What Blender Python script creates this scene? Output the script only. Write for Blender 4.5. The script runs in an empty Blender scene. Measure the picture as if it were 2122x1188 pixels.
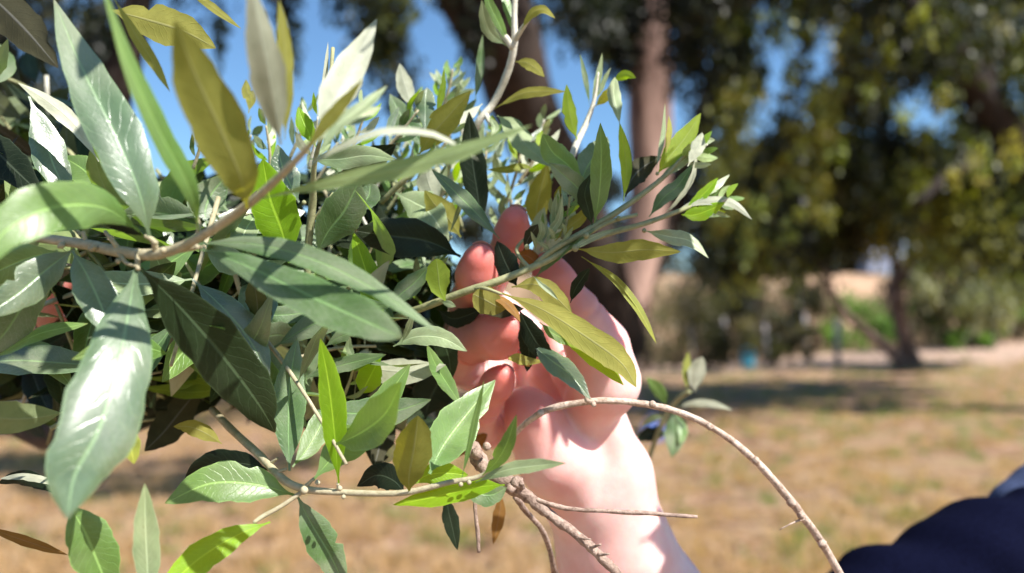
import bpy, math, random
import numpy as np
from mathutils import Vector, Matrix
R = math.radians
rnd = random.Random(7)
C = bpy.context.scene

# ------------------------------------------------------------------ camera
CAMZ, FPX = 1.4, 1768.0
cd = bpy.data.cameras.new('camera')
cam = bpy.data.objects.new('camera', cd)
C.collection.objects.link(cam)
cd.lens = 30.0; cd.sensor_width = 36.0
cam.location = (0, 0, CAMZ)
cam.rotation_euler = (R(92.8), 0, 0)
cd.clip_start = 0.02; cd.clip_end = 2000
cd.dof.use_dof = True
cd.dof.focus_distance = 0.345
cd.dof.aperture_fstop = 5.8
C.camera = cam
CM = Matrix.Translation((0, 0, CAMZ)) @ Matrix.Rotation(R(92.8), 4, 'X')
CAMP = Vector((0, 0, CAMZ))
def P(px, py, d):
    return CM @ Vector(((px-1061)/FPX*d, -(py-594)/FPX*d, -d))
def proj(v):
    q = CM.inverted() @ v
    return 1061 + q.x/-q.z*FPX, 594 - q.y/-q.z*FPX

# ------------------------------------------------------------------ light
TS = Vector((0.50, -0.42, 0.76)).normalized()
w = bpy.data.worlds.new("World"); C.world = w; w.use_nodes = True
nt = w.node_tree; nt.nodes.clear()
sky = nt.nodes.new('ShaderNodeTexSky'); sky.sky_type = 'NISHITA'; sky.sun_disc = False
sky.sun_elevation = math.asin(TS.z)
sky.sun_rotation = math.atan2(TS.x, TS.y)
sky.air_density = 1.0; sky.dust_density = 0.05; sky.ozone_density = 3.2
bg = nt.nodes.new('ShaderNodeBackground'); bg.inputs[1].default_value = 0.08
wo = nt.nodes.new('ShaderNodeOutputWorld')
tn = nt.nodes.new('ShaderNodeMix'); tn.data_type = 'RGBA'; tn.blend_type = 'MULTIPLY'; tn.inputs[0].default_value = 1.0
tn.inputs[7].default_value = (0.82, 1.01, 1.10, 1)
nt.links.new(sky.outputs[0], tn.inputs[6]); nt.links.new(tn.outputs[2], bg.inputs[0]); nt.links.new(bg.outputs[0], wo.inputs[0])
sd = bpy.data.lights.new('sun', 'SUN'); sd.energy = 5.0; sd.angle = R(0.5); sd.color = (1, 0.965, 0.91)
sun = bpy.data.objects.new('sun', sd); C.collection.objects.link(sun)
sun.rotation_euler = TS.to_track_quat('Z', 'Y').to_euler()
sun.location = (2, -2, 6)
vs = C.view_settings
vs.view_transform = 'Standard'; vs.look = 'None'; vs.gamma = 1.0; vs.use_curve_mapping = False
vs.exposure = 1.0
C.cycles.use_denoising = True
C.cycles.max_bounces = 8
C.cycles.transparent_max_bounces = 8

# ------------------------------------------------------------------ helpers
def link(name, verts, faces, mat=None, parent=None, smooth=True, uv=None, mats=None, fm=None):
    me = bpy.data.meshes.new(name)
    me.from_pydata([tuple(v) for v in verts], [], [tuple(int(i) for i in f) for f in faces])
    if mats:
        for m in mats: me.materials.append(m)
        if fm is not None: me.polygons.foreach_set('material_index', fm)
    elif mat: me.materials.append(mat)
    if smooth: me.polygons.foreach_set('use_smooth', [True]*len(me.polygons))
    if uv is not None:
        l = me.uv_layers.new(name='UVMap')
        idx = np.empty(len(me.loops), dtype=np.int32); me.loops.foreach_get('vertex_index', idx)
        l.data.foreach_set('uv', np.asarray(uv, dtype=np.float32)[idx].ravel())
    me.update()
    o = bpy.data.objects.new(name, me); C.collection.objects.link(o)
    if parent: o.parent = parent; o.matrix_parent_inverse = Matrix.Translation(-parent_loc(parent))
    return o
def parent_loc(p):
    v = Vector(p.location); q = p.parent
    return v
def fast_mesh(name, V, F, mat, parent=None, smooth=False, uv=None, cols=None):
    """V (n,3) float, F (m,k) int"""
    V = np.asarray(V, dtype=np.float32); F = np.asarray(F, dtype=np.int32)
    me = bpy.data.meshes.new(name)
    me.vertices.add(len(V)); me.vertices.foreach_set('co', V.ravel())
    k = F.shape[1]
    me.loops.add(F.size); me.loops.foreach_set('vertex_index', F.ravel())
    me.polygons.add(len(F)); me.polygons.foreach_set('loop_start', np.arange(0, F.size, k, dtype=np.int32))
    me.polygons.foreach_set('loop_total', np.full(len(F), k, dtype=np.int32))
    me.update(calc_edges=True); me.validate()
    me.polygons.foreach_set('use_smooth', [smooth]*len(me.polygons))
    if cols is not None:
        a = me.color_attributes.new('tone', 'FLOAT_COLOR', 'POINT')
        a.data.foreach_set('color', np.asarray(cols, dtype=np.float32).ravel())
    me.materials.append(mat)
    o = bpy.data.objects.new(name, me); C.collection.objects.link(o)
    if parent: o.parent = parent; o.matrix_parent_inverse = Matrix.Translation(-parent_loc(parent))
    return o
def empty(name, loc, label, cat, group=None):
    o = bpy.data.objects.new(name, None); o.location = loc; C.collection.objects.link(o)
    o.empty_display_size = 0.1
    o['label'] = label; o['category'] = cat
    if group: o['group'] = group
    return o
def catmull(pts, n):
    pts = [Vector(p) for p in pts]
    if len(pts) == 2: return [pts[0].lerp(pts[1], i/(n-1)) for i in range(n)]
    ex = [pts[0]*2-pts[1]] + pts + [pts[-1]*2-pts[-2]]
    seg = len(pts)-1; out = []
    for i in range(n):
        t = i/(n-1)*seg; k = min(int(t), seg-1); f = t-k
        a, b, c, d = ex[k:k+4]
        out.append(0.5*((2*b) + (c-a)*f + (2*a-5*b+4*c-d)*f*f + (3*b-a-3*c+d)*f**3))
    return out
def tube_data(pts, rads, ns=8, wob=0.0, seed=0, caps=True):
    rr = random.Random(seed)
    V, F = [], []
    n = len(pts); prev = None
    for i, p in enumerate(pts):
        t = (pts[min(i+1, n-1)] - pts[max(i-1, 0)]).normalized()
        if prev is None:
            a = t.orthogonal().normalized()
        else:
            a = (prev - t*prev.dot(t)).normalized()
        prev = a; b = t.cross(a)
        for k in range(ns):
            th = 2*math.pi*k/ns
            r = rads[i]*(1+wob*rr.uniform(-1, 1))
            V.append(p + (a*math.cos(th)+b*math.sin(th))*r)
    for i in range(n-1):
        for k in range(ns):
            F.append((i*ns+k, i*ns+(k+1) % ns, (i+1)*ns+(k+1) % ns, (i+1)*ns+k))
    if caps:
        F.append(tuple(range(ns))[::-1]); F.append(tuple((n-1)*ns+k for k in range(ns)))
    return V, F
def tubes(name, specs, mat, parent=None, ns=8, wob=0.0, seed=0):
    V, F = [], []
    for i, (pts, rads) in enumerate(specs):
        v, f = tube_data(pts, rads, ns, wob, seed+i)
        o = len(V); V += v; F += [tuple(x+o for x in q) for q in f]
    return link(name, V, F, mat, parent)

# ------------------------------------------------------------------ materials
def newmat(name):
    m = bpy.data.materials.new(name); m.use_nodes = True
    t = m.node_tree; t.nodes.clear()
    return m, t
def N(t, k, **kw):
    n = t.nodes.new(k)
    for a, b in kw.items(): setattr(n, a, b)
    return n
def math_n(t, op, a, b=None, c=None, clamp=False):
    n = N(t, 'ShaderNodeMath', operation=op); n.use_clamp = clamp
    for i, x in enumerate((a, b, c)):
        if x is None: continue
        if isinstance(x, (int, float)): n.inputs[i].default_value = x
        else: t.links.new(x, n.inputs[i])
    return n.outputs[0]
def mixc(t, fac, a, b, mode='MIX'):
    n = N(t, 'ShaderNodeMix', data_type='RGBA', blend_type=mode)
    for s, x in ((0, fac), (6, a), (7, b)):
        if isinstance(x, (int, float)): n.inputs[s].default_value = x
        elif isinstance(x, tuple): n.inputs[s].default_value = (x+(1,))[:4]
        else: t.links.new(x, n.inputs[s])
    return n.outputs[2]
def ramp(t, x, stops):
    n = N(t, 'ShaderNodeValToRGB'); t.links.new(x, n.inputs[0])
    e = n.color_ramp.elements
    e[0].position, e[0].color = stops[0][0], stops[0][1]+(1,)
    e[1].position, e[1].color = stops[1][0], stops[1][1]+(1,)
    for p, c in stops[2:]:
        q = e.new(p); q.color = c+(1,)
    return n.outputs[0]
def noise(t, vec, scale, detail=3, rough=0.55):
    n = N(t, 'ShaderNodeTexNoise'); n.inputs['Scale'].default_value = scale
    n.inputs['Detail'].default_value = detail; n.inputs['Roughness'].default_value = rough
    if vec is not None: t.links.new(vec, n.inputs['Vector'])
    return n.outputs['Fac']

def leaf_mat(name, top, under, trans, tw=0.3, rough=0.42, spec=0.5, dust=0.25, coat=0.0):
    m, t = newmat(name)
    uvn = N(t, 'ShaderNodeUVMap'); sep = N(t, 'ShaderNodeSeparateXYZ'); t.links.new(uvn.outputs[0], sep.inputs[0])
    tc = N(t, 'ShaderNodeTexCoord'); oi = N(t, 'ShaderNodeObjectInfo'); geo = N(t, 'ShaderNodeNewGeometry')
    au = math_n(t, 'MULTIPLY', math_n(t, 'ABSOLUTE', math_n(t, 'SUBTRACT', sep.outputs[0], 0.5)), 2.0)   # 0 midrib .. 1 edge
    rib = math_n(t, 'SUBTRACT', 1.0, math_n(t, 'DIVIDE', math_n(t, 'SUBTRACT', au, 0.03), 0.05, clamp=True), clamp=True)
    cb = N(t, 'ShaderNodeCombineXYZ'); t.links.new(math_n(t, 'MULTIPLY', sep.outputs[0], 0.28), cb.inputs[0]); t.links.new(sep.outputs[1], cb.inputs[1]); t.links.new(math_n(t, 'MULTIPLY', oi.outputs['Random'], 50), cb.inputs[2])
    LV = cb.outputs[0]
    wob = noise(t, LV, 8, 2)
    ph = math_n(t, 'ADD', math_n(t, 'SUBTRACT', math_n(t, 'MULTIPLY', sep.outputs[1], 15.0), math_n(t, 'MULTIPLY', au, 2.2)), math_n(t, 'MULTIPLY', wob, 1.6))
    vein = math_n(t, 'POWER', math_n(t, 'ABSOLUTE', math_n(t, 'SINE', math_n(t, 'MULTIPLY', ph, math.pi))), 14.0)
    vein = math_n(t, 'SUBTRACT', 1.0, math_n(t, 'MULTIPLY', math_n(t, 'ABSOLUTE', math_n(t, 'SINE', math_n(t, 'MULTIPLY', ph, math.pi))), 4.0), clamp=True)
    n1 = noise(t, LV, 4.5, 5, 0.65); n2 = noise(t, LV, 60, 3, 0.7)
    n3 = noise(t, LV, 2.2, 2)
    # colours
    rv = math_n(t, 'ADD', 0.80, math_n(t, 'MULTIPLY', oi.outputs['Random'], 0.4))
    def tint(c, amt):
        a = tuple(x*0.72 for x in c); b = tuple(min(1, x*1.25) for x in c)
        k = ramp(t, n1, [(0.3, a), (0.7, b)])
        v = N(t, 'ShaderNodeVectorMath', operation='SCALE'); t.links.new(k, v.inputs[0]); t.links.new(rv, v.inputs['Scale'])
        return v.outputs[0]
    ctop = tint(top, 1); cund = tint(under, 1)
    ribc = tuple(min(1, x*1.7+0.035+min(0.14, x*0.8)) for x in top)
    ctop = mixc(t, math_n(t, 'MULTIPLY', vein, 0.22), ctop, ribc)
    dm = math_n(t, 'MULTIPLY', math_n(t, 'MULTIPLY', math_n(t, 'SUBTRACT', math_n(t, 'ADD', n3, math_n(t, 'MULTIPLY', n2, 0.5)), 0.6, clamp=True), 3.0, clamp=True), dust)
    ctop = mixc(t, dm, ctop, (0.40, 0.41, 0.36))
    ctop = mixc(t, math_n(t, 'MULTIPLY', rib, 0.8), ctop, ribc)
    edge = math_n(t, 'MULTIPLY', math_n(t, 'SUBTRACT', au, 0.93, clamp=True), 9.0, clamp=True)
    ctop = mixc(t, edge, ctop, ribc)
    sp = N(t, 'ShaderNodeTexVoronoi'); sp.inputs['Scale'].default_value = 9.0; sp.inputs['Randomness'].default_value = 1.0; t.links.new(LV, sp.inputs['Vector'])
    spot = math_n(t, 'MULTIPLY', math_n(t, 'SUBTRACT', 0.10, sp.outputs['Distance'], clamp=True), 14.0, clamp=True)
    spm = math_n(t, 'MULTIPLY', spot, math_n(t, 'MULTIPLY', math_n(t, 'SUBTRACT', n3, 0.50, clamp=True), 9.0, clamp=True))
    tipb = math_n(t, 'MULTIPLY', math_n(t, 'SUBTRACT', math_n(t, 'ADD', sep.outputs[1], math_n(t, 'MULTIPLY', n1, 0.08)), 1.0, clamp=True), 18.0, clamp=True)
    brn = math_n(t, 'MAXIMUM', math_n(t, 'MULTIPLY', spm, 0.8), math_n(t, 'MULTIPLY', tipb, 0.8))
    ctop = mixc(t, brn, ctop, tuple(x*0.35+y for x, y in zip(top, (0.09, 0.05, 0.02))))
    cund = mixc(t, math_n(t, 'MULTIPLY', brn, 0.6), cund, tuple(x*0.4+y for x, y in zip(under, (0.07, 0.04, 0.015))))
    big = ramp(t, math_n(t, 'ADD', math_n(t, 'MULTIPLY', n3, 0.7), math_n(t, 'MULTIPLY', sep.outputs[1], 0.3)), [(0.35, (0.80, 0.88, 0.80)), (0.75, (1.15, 1.10, 0.95))])
    ctop = mixc(t, 1.0, ctop, big, 'MULTIPLY')
    cund = mixc(t, math_n(t, 'MULTIPLY', rib, 0.55), cund, tuple(min(1, x*0.8+0.12) for x in under))
    cund = mixc(t, math_n(t, 'MULTIPLY', vein, 0.12), cund, tuple(x*0.7 for x in under))
    bf = geo.outputs['Backfacing']
    col = mixc(t, bf, ctop, cund)
    pb = N(t, 'ShaderNodeBsdfPrincipled'); t.links.new(col, pb.inputs['Base Color'])
    rg = math_n(t, 'ADD', math_n(t, 'ADD', rough-0.08, math_n(t, 'MULTIPLY', n1, 0.16)), math_n(t, 'MULTIPLY', bf, 0.25))
    t.links.new(rg, pb.inputs['Roughness']); pb.inputs['Specular IOR Level'].default_value = spec
    pb.inputs['Coat Weight'].default_value = coat; pb.inputs['Coat Roughness'].default_value = 0.35
    h = math_n(t, 'ADD', math_n(t, 'ADD', math_n(t, 'MULTIPLY', rib, -0.8), math_n(t, 'MULTIPLY', vein, -0.35)), math_n(t, 'ADD', math_n(t, 'MULTIPLY', n2, 0.35), math_n(t, 'MULTIPLY', n1, 0.7)))
    bp = N(t, 'ShaderNodeBump'); bp.inputs['Strength'].default_value = 0.38; bp.inputs['Distance'].default_value = 0.0006
    t.links.new(h, bp.inputs['Height']); t.links.new(bp.outputs[0], pb.inputs['Normal'])
    tr = N(t, 'ShaderNodeBsdfTranslucent')
    tcol = mixc(t, math_n(t, 'ADD', math_n(t, 'MULTIPLY', rib, 0.35), math_n(t, 'MULTIPLY', vein, 0.2)), tuple(trans), tuple(min(1, x*1.4) for x in trans))
    tcol = mixc(t, math_n(t, 'MULTIPLY', n1, 0.5), tcol, tuple(x*0.6 for x in trans))
    t.links.new(tcol, tr.inputs[0]); t.links.new(bp.outputs[0], tr.inputs['Normal'])
    mx = N(t, 'ShaderNodeMixShader'); mx.inputs[0].default_value = tw
    t.links.new(pb.outputs[0], mx.inputs[1]); t.links.new(tr.outputs[0], mx.inputs[2])
    out = N(t, 'ShaderNodeOutputMaterial'); t.links.new(mx.outputs[0], out.inputs[0])
    return m
LM = {
 'G': leaf_mat('olive_leaf_green', (0.082, 0.140, 0.050), (0.25, 0.30, 0.15), (0.22, 0.42, 0.03), 0.20, 0.38, 0.5, 0.38, 0.05),
 'S': leaf_mat('olive_leaf_dusty', (0.100, 0.150, 0.075), (0.32, 0.34, 0.24), (0.22, 0.38, 0.07), 0.2, 0.31, 0.9, 0.35, 0.6),
 'L': leaf_mat('olive_leaf_young', (0.19, 0.35, 0.015), (0.28, 0.38, 0.05), (0.62, 0.95, 0.01), 0.5, 0.36, 0.35, 0.03, 0.0),
 'Y': leaf_mat('olive_leaf_yellowing', (0.22, 0.24, 0.035), (0.29, 0.275, 0.065), (0.58, 0.56, 0.03), 0.34, 0.55, 0.25, 0.03),
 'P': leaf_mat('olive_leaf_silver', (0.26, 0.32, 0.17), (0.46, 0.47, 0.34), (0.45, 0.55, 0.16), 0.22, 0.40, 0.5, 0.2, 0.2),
 'D': leaf_mat('olive_leaf_deep_shade', (0.010, 0.017, 0.007), (0.045, 0.042, 0.02), (0.03, 0.05, 0.005), 0.10, 0.5, 0.2, 0.02),  # near-black green: the shade on dark leaves is put into the colour
 'O': leaf_mat('olive_leaf_dead', (0.22, 0.09, 0.018), (0.25, 0.13, 0.035), (0.5, 0.25, 0.02), 0.35, 0.55, 0.3, 0.05),
 'M': leaf_mat('olive_leaf_fresh', (0.125, 0.215, 0.055), (0.36, 0.46, 0.19), (0.38, 0.66, 0.05), 0.30, 0.36, 0.5, 0.15, 0.15),
 'F': leaf_mat('olive_leaf_inner_shade', (0.020, 0.036, 0.013), (0.085, 0.095, 0.04), (0.08, 0.14, 0.01), 0.15, 0.45, 0.25, 0.04),  # darkened green: shade inside the crown is put into the colour
}
def bark_mat(name, a, b, scale=400, bump=0.0005, rough=0.75, stretch=None):
    m, t = newmat(name)
    tc = N(t, 'ShaderNodeTexCoord')
    src = tc.outputs['Object']
    if stretch:
        mp = N(t, 'ShaderNodeMapping'); mp.inputs['Scale'].default_value = stretch
        t.links.new(src, mp.inputs[0]); src = mp.outputs[0]
    n1 = noise(t, src, scale, 5, 0.65); n2 = noise(t, src, scale*0.15, 3)
    f = math_n(t, 'ADD', math_n(t, 'MULTIPLY', n1, 0.6), math_n(t, 'MULTIPLY', n2, 0.4))
    c = ramp(t, f, [(0.36, a), (0.62, b)])
    pb = N(t, 'ShaderNodeBsdfPrincipled'); t.links.new(c, pb.inputs['Base Color']); pb.inputs['Roughness'].default_value = rough
    bp = N(t, 'ShaderNodeBump'); bp.inputs['Strength'].default_value = 0.8; bp.inputs['Distance'].default_value = bump
    t.links.new(n1, bp.inputs['Height']); t.links.new(bp.outputs[0], pb.inputs['Normal'])
    out = N(t, 'ShaderNodeOutputMaterial'); t.links.new(pb.outputs[0], out.inputs[0])
    return m
M_GSTEM = bark_mat('green_stem', (0.20, 0.21, 0.09), (0.34, 0.33, 0.17))
M_TSTEM = bark_mat('tan_stem', (0.30, 0.26, 0.15), (0.47, 0.41, 0.27))
M_WSTEM = bark_mat('pale_stem', (0.46, 0.43, 0.33), (0.66, 0.62, 0.52))
M_BTWIG = bark_mat('brown_twig', (0.13, 0.075, 0.05), (0.46, 0.33, 0.26), 500, 0.0012)
M_ATWIG = bark_mat('bare_twig', (0.24, 0.15, 0.10), (0.66, 0.52, 0.42), 420, 0.0012)
M_TRUNK = bark_mat('olive_trunk_bark', (0.02, 0.013, 0.009), (0.08, 0.05, 0.035), 60, 0.006)

def simple_mat(name, a, b, scale, rough=0.8, bump=0.0, detail=4, sheen=0.0, spec=0.5):
    m, t = newmat(name)
    tc = N(t, 'ShaderNodeTexCoord'); n1 = noise(t, tc.outputs['Object'], scale, detail, 0.6)
    c = ramp(t, n1, [(0.35, a), (0.65, b)])
    pb = N(t, 'ShaderNodeBsdfPrincipled'); t.links.new(c, pb.inputs['Base Color']); pb.inputs['Roughness'].default_value = rough
    pb.inputs['Sheen Weight'].default_value = sheen; pb.inputs['Specular IOR Level'].default_value = spec
    if bump:
        bp = N(t, 'ShaderNodeBump'); bp.inputs['Strength'].default_value = 0.6; bp.inputs['Distance'].default_value = bump
        t.links.new(n1, bp.inputs['Height']); t.links.new(bp.outputs[0], pb.inputs['Normal'])
    out = N(t, 'ShaderNodeOutputMaterial'); t.links.new(pb.outputs[0], out.inputs[0])
    return m
def foliage_mat(name):
    m, t = newmat(name)
    at = N(t, 'ShaderNodeAttribute'); at.attribute_name = 'tone'
    pb = N(t, 'ShaderNodeBsdfPrincipled'); t.links.new(at.outputs['Color'], pb.inputs['Base Color']); pb.inputs['Roughness'].default_value = 0.5
    tr = N(t, 'ShaderNodeBsdfTranslucent')
    v = mixc(t, 1.0, at.outputs['Color'], (1.9, 2.0, 0.7), 'MULTIPLY'); t.links.new(v, tr.inputs[0])
    mx = N(t, 'ShaderNodeMixShader'); mx.inputs[0].default_value = 0.35
    t.links.new(pb.outputs[0], mx.inputs[1]); t.links.new(tr.outputs[0], mx.inputs[2])
    out = N(t, 'ShaderNodeOutputMaterial'); t.links.new(mx.outputs[0], out.inputs[0])
    return m
M_FOL = foliage_mat('far_leaves')

# ------------------------------------------------------------------ ground
def ground_h(x, y):
    h = 0.05*np.sin(x*0.5+1.3)*np.sin(y*0.43) + 0.03*np.sin(x*1.7)*np.cos(y*1.3)
    k = np.clip((x-6)/14, 0, 1)*np.clip((y-10)/20, 0, 1)
    return h*np.clip(y/3, 0.3, 1) + 0.9*k
gm, t = newmat('dry_ground')
geo = N(t, 'ShaderNodeNewGeometry')
n1 = noise(t, geo.outputs['Position'], 0.55, 5, 0.6); n2 = noise(t, geo.outputs['Position'], 3.2, 6, 0.78); n3 = noise(t, geo.outputs['Position'], 30, 4, 0.7)
soil = ramp(t, n2, [(0.36, (0.11, 0.06, 0.03)), (0.5, (0.35, 0.20, 0.12)), (0.64, (0.64, 0.43, 0.31))])
straw = ramp(t, n3, [(0.3, (0.26, 0.175, 0.085)), (0.7, (0.56, 0.385, 0.235))])
green = ramp(t, n3, [(0.3, (0.07, 0.10, 0.015)), (0.7, (0.24, 0.28, 0.06))])
sepg = N(t, 'ShaderNodeSeparateXYZ'); t.links.new(geo.outputs['Position'], sepg.inputs[0])
f1 = math_n(t, 'MULTIPLY', math_n(t, 'SUBTRACT', math_n(t, 'ADD', math_n(t, 'MULTIPLY', n1, 0.6), math_n(t, 'MULTIPLY', n2, 0.5)), 0.50), 7.0, clamp=True)
c1 = mixc(t, f1, soil, straw)
gx = math_n(t, 'MINIMUM', math_n(t, 'MULTIPLY', math_n(t, 'MAXIMUM', math_n(t, 'SUBTRACT', sepg.outputs[0], 0.8), 0.0), 0.03), 0.16)
f2 = math_n(t, 'MULTIPLY', math_n(t, 'SUBTRACT', math_n(t, 'ADD', math_n(t, 'ADD', math_n(t, 'MULTIPLY', n1, 0.5), math_n(t, 'MULTIPLY', n2, 0.5)), gx), 0.66), 6.0, clamp=True)
c2 = mixc(t, math_n(t, 'MULTIPLY', f2, 0.85), c1, green)
# bare pink earth track across the far lawn
dy = math_n(t, 'ABSOLUTE', math_n(t, 'SUBTRACT', math_n(t, 'ADD', sepg.outputs[1], math_n(t, 'MULTIPLY', n1, 3.0)), 30.5))
trk = math_n(t, 'SUBTRACT', 1.0, math_n(t, 'SUBTRACT', math_n(t, 'MULTIPLY', dy, 0.4), 1.0, clamp=True), clamp=True)
c3 = mixc(t, trk, c2, (0.52, 0.36, 0.27))
pb = N(t, 'ShaderNodeBsdfPrincipled'); t.links.new(c3, pb.inputs['Base Color']); pb.inputs['Roughness'].default_value = 0.95
pb.inputs['Specular IOR Level'].default_value = 0.15
bp = N(t, 'ShaderNodeBump'); bp.inputs['Strength'].default_value = 1.0; bp.inputs['Distance'].default_value = 0.05
t.links.new(n3, bp.inputs['Height']); t.links.new(bp.outputs[0], pb.inputs['Normal'])
out = N(t, 'ShaderNodeOutputMaterial'); t.links.new(pb.outputs[0], out.inputs[0])
xs = np.concatenate([np.linspace(-600, -30, 12), np.linspace(-28, 40, 120), np.linspace(45, 700, 12)])
ys = np.concatenate([np.linspace(-200, -6, 6), np.linspace(-5, 45, 100), np.linspace(50, 1200, 14)])
X, Y = np.meshgrid(xs, ys)
Z = ground_h(X, Y)*np.where(Y > 45, 0.0, 1.0) + np.where(Y > 45, 0.6*np.clip((X-6)/14, 0, 1), 0)
V = np.stack([X.ravel(), Y.ravel(), Z.ravel()], 1)
nx = len(xs); F = [(j*nx+i, j*nx+i+1, (j+1)*nx+i+1, (j+1)*nx+i) for j in range(len(ys)-1) for i in range(nx-1)]
g = fast_mesh('ground', V, F, gm, smooth=True); g['kind'] = 'structure'

# dry grass tufts: one mass nobody could count
def quads_of(centers, dirs, ups, wd, ht):
    """triangular blades -> (V,F)"""
    n = len(centers)
    V = np.empty((n, 4, 3), dtype=np.float32)
    V[:, 0] = centers - dirs*wd[:, None]; V[:, 1] = centers + dirs*wd[:, None]
    V[:, 2] = centers + ups*ht[:, None] + dirs*wd[:, None]*0.3; V[:, 3] = centers + ups*ht[:, None] - dirs*wd[:, None]*0.3
    F = np.arange(n*4).reshape(n, 4)
    return V.reshape(-1, 3), F
rs = np.random.RandomState(3)
nt_ = 4200
ty = 3.8 + 24*rs.rand(nt_)**1.5; tx = (rs.rand(nt_)-0.5)*1.5*ty
cs, hs, tn = [], [], []
for x, y in zip(tx, ty):
    k = rs.randint(20, 60)
    gr = rs.rand() < 0.10 + 0.42*min(max((x-.8)/5, 0), 1)
    sc = rs.uniform(0.5, 1.3)
    c = np.stack([x+rs.randn(k)*0.06*sc, y+rs.randn(k)*0.06*sc, np.zeros(k)], 1); c[:, 2] = ground_h(c[:, 0], c[:, 1])-0.005
    cs.append(c); hs.append(rs.uniform(0.03, 0.12, k)*sc)
    base = np.array([0.15, 0.20, 0.035]) if gr else np.array([0.44, 0.29, 0.16])
    tn.append(base[None]*rs.uniform(0.7, 1.3, (k, 1)))
cs = np.concatenate(cs); hs = np.concatenate(hs); tn = np.concatenate(tn); n = len(cs)
a = rs.rand(n)*2*math.pi; dirs = np.stack([np.cos(a), np.sin(a), 0*a], 1)
ups = np.stack([rs.randn(n)*0.5, rs.randn(n)*0.5, np.ones(n)], 1)
V, F = quads_of(cs, dirs, ups, np.full(n, 0.004), hs)
tone = np.concatenate([np.repeat(tn, 4, axis=0), np.ones((n*4, 1))], 1)
o = fast_mesh('dry_grass', V, F, M_FOL, cols=tone); o['kind'] = 'stuff'
o['label'] = 'tufts of dry straw coloured and green grass over the ground'; o['category'] = 'grass'

n = 9000
ty = 3.6 + 26*rs.rand(n)**1.6; tx = (rs.rand(n)-0.5)*1.5*ty; cc = np.stack([tx, ty, ground_h(tx, ty)+.006], 1)
a = rs.rand(n)*2*math.pi; l1 = rs.uniform(.012, .045, n); l2 = l1*rs.uniform(.3, .8, n)
u = np.stack([np.cos(a), np.sin(a), rs.uniform(-.3, .3, n)], 1)*l1[:, None]; v = np.stack([-np.sin(a), np.cos(a), rs.uniform(-.3, .3, n)], 1)*l2[:, None]
V = np.stack([cc-u, cc-v*1.0, cc+u, cc+v], 1).reshape(-1, 3)
pal = np.array([(.10, .06, .035), (.62, .46, .36), (.30, .17, .09), (.55, .38, .25), (.16, .17, .06), (.07, .045, .03)])[rs.randint(6, size=n)]
o = fast_mesh('leaf_litter', V, np.arange(n*4).reshape(n, 4), M_FOL, cols=np.concatenate([np.repeat(pal, 4, axis=0), np.ones((n*4, 1))], 1)); o['kind'] = 'stuff'
o['label'] = 'fallen leaves and bits of earth strewn on the ground'; o['category'] = 'leaf litter'
# hillside bank behind the shrubs
xs = np.linspace(-14, 42, 80); ys = np.linspace(36, 62, 30)
X, Y = np.meshgrid(xs, ys)
k = np.clip((Y-37)/9, 0, 1); Z = -0.3 + 4.6*k*k*(3-2*k)*np.clip((X+14)/14, 0, 1)*np.clip((42-X)/12, 0, 1) + 0.15*np.sin(X*1.3)*np.cos(Y) + (Y-50).clip(0)*0.05
V = np.stack([X.ravel(), Y.ravel(), Z.ravel()], 1); nx = len(xs)
F = [(j*nx+i, j*nx+i+1, (j+1)*nx+i+1, (j+1)*nx+i) for j in range(len(ys)-1) for i in range(nx-1)]
M_BANK = simple_mat('bank_soil', (0.10, 0.075, 0.035), (0.50, 0.32, 0.21), 0.35, 0.95, 0.05, spec=0.1)
h = fast_mesh('hillside', V, F, M_BANK, smooth=True); h['kind'] = 'structure'

# ------------------------------------------------------------------ far trees and shrubs
def crown_mesh(name, parent, clumps, tones, leaf, seed, droop=0.0, mat=M_FOL):
    """clumps: (centre, radius, count). Many small leaf faces spread through each clump."""
    q = np.random.RandomState(seed); Cc, Sz, Tn = [], [], []
    for c, r, k in clumps:
        c = np.array(c); d = q.randn(k, 3); d /= np.linalg.norm(d, axis=1)[:, None]
        p = c + d*(q.rand(k, 1)**0.45)*np.array(r if hasattr(r, '__len__') else (r, r, r))
        if droop: p[:, 2] -= droop*q.rand(k)**2
        Cc.append(p); ti = tones[q.randint(len(tones))]; tj = np.array(ti)*q.uniform(0.75, 1.25)
        Tn.append(tj[None]*q.uniform(0.65, 1.35, (k, 1)))
    Cc = np.concatenate(Cc); Tn = np.concatenate(Tn); n = len(Cc)
    d1 = q.randn(n, 3); d1[:, 2] *= 0.4; d1 /= np.linalg.norm(d1, axis=1)[:, None]
    d2 = q.randn(n, 3); 
    if droop: d2[:, 2] = -abs(d2[:, 2])*3
    d2 -= d1*np.sum(d1*d2, 1)[:, None]; d2 /= np.linalg.norm(d2, axis=1)[:, None]
    s = leaf*q.uniform(0.6, 1.4, n)
    V = np.empty((n, 4, 3)); V[:, 0] = Cc - d1*s[:, None]*0.0; V[:, 1] = Cc + d1*s[:, None]*0.32 + d2*s[:, None]*0.5
    V[:, 2] = Cc + d2*s[:, None]*1.1; V[:, 3] = Cc - d1*s[:, None]*0.32 + d2*s[:, None]*0.5
    tone = np.concatenate([np.repeat(Tn, 4, axis=0), np.ones((n*4, 1))], 1)
    return fast_mesh(name, V.reshape(-1, 3), np.arange(n*4).reshape(n, 4), mat, parent, cols=tone)
M_PBARK = bark_mat('reddish_bark', (0.10, 0.05, 0.035), (0.52, 0.34, 0.28), 3, 0.03, 0.85, (1, 1, 0.25))
M_DBARK = bark_mat('dark_bark', (0.012, 0.008, 0.006), (0.05, 0.03, 0.022), 8, 0.03, 0.9, (1, 1, 0.3))
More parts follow.
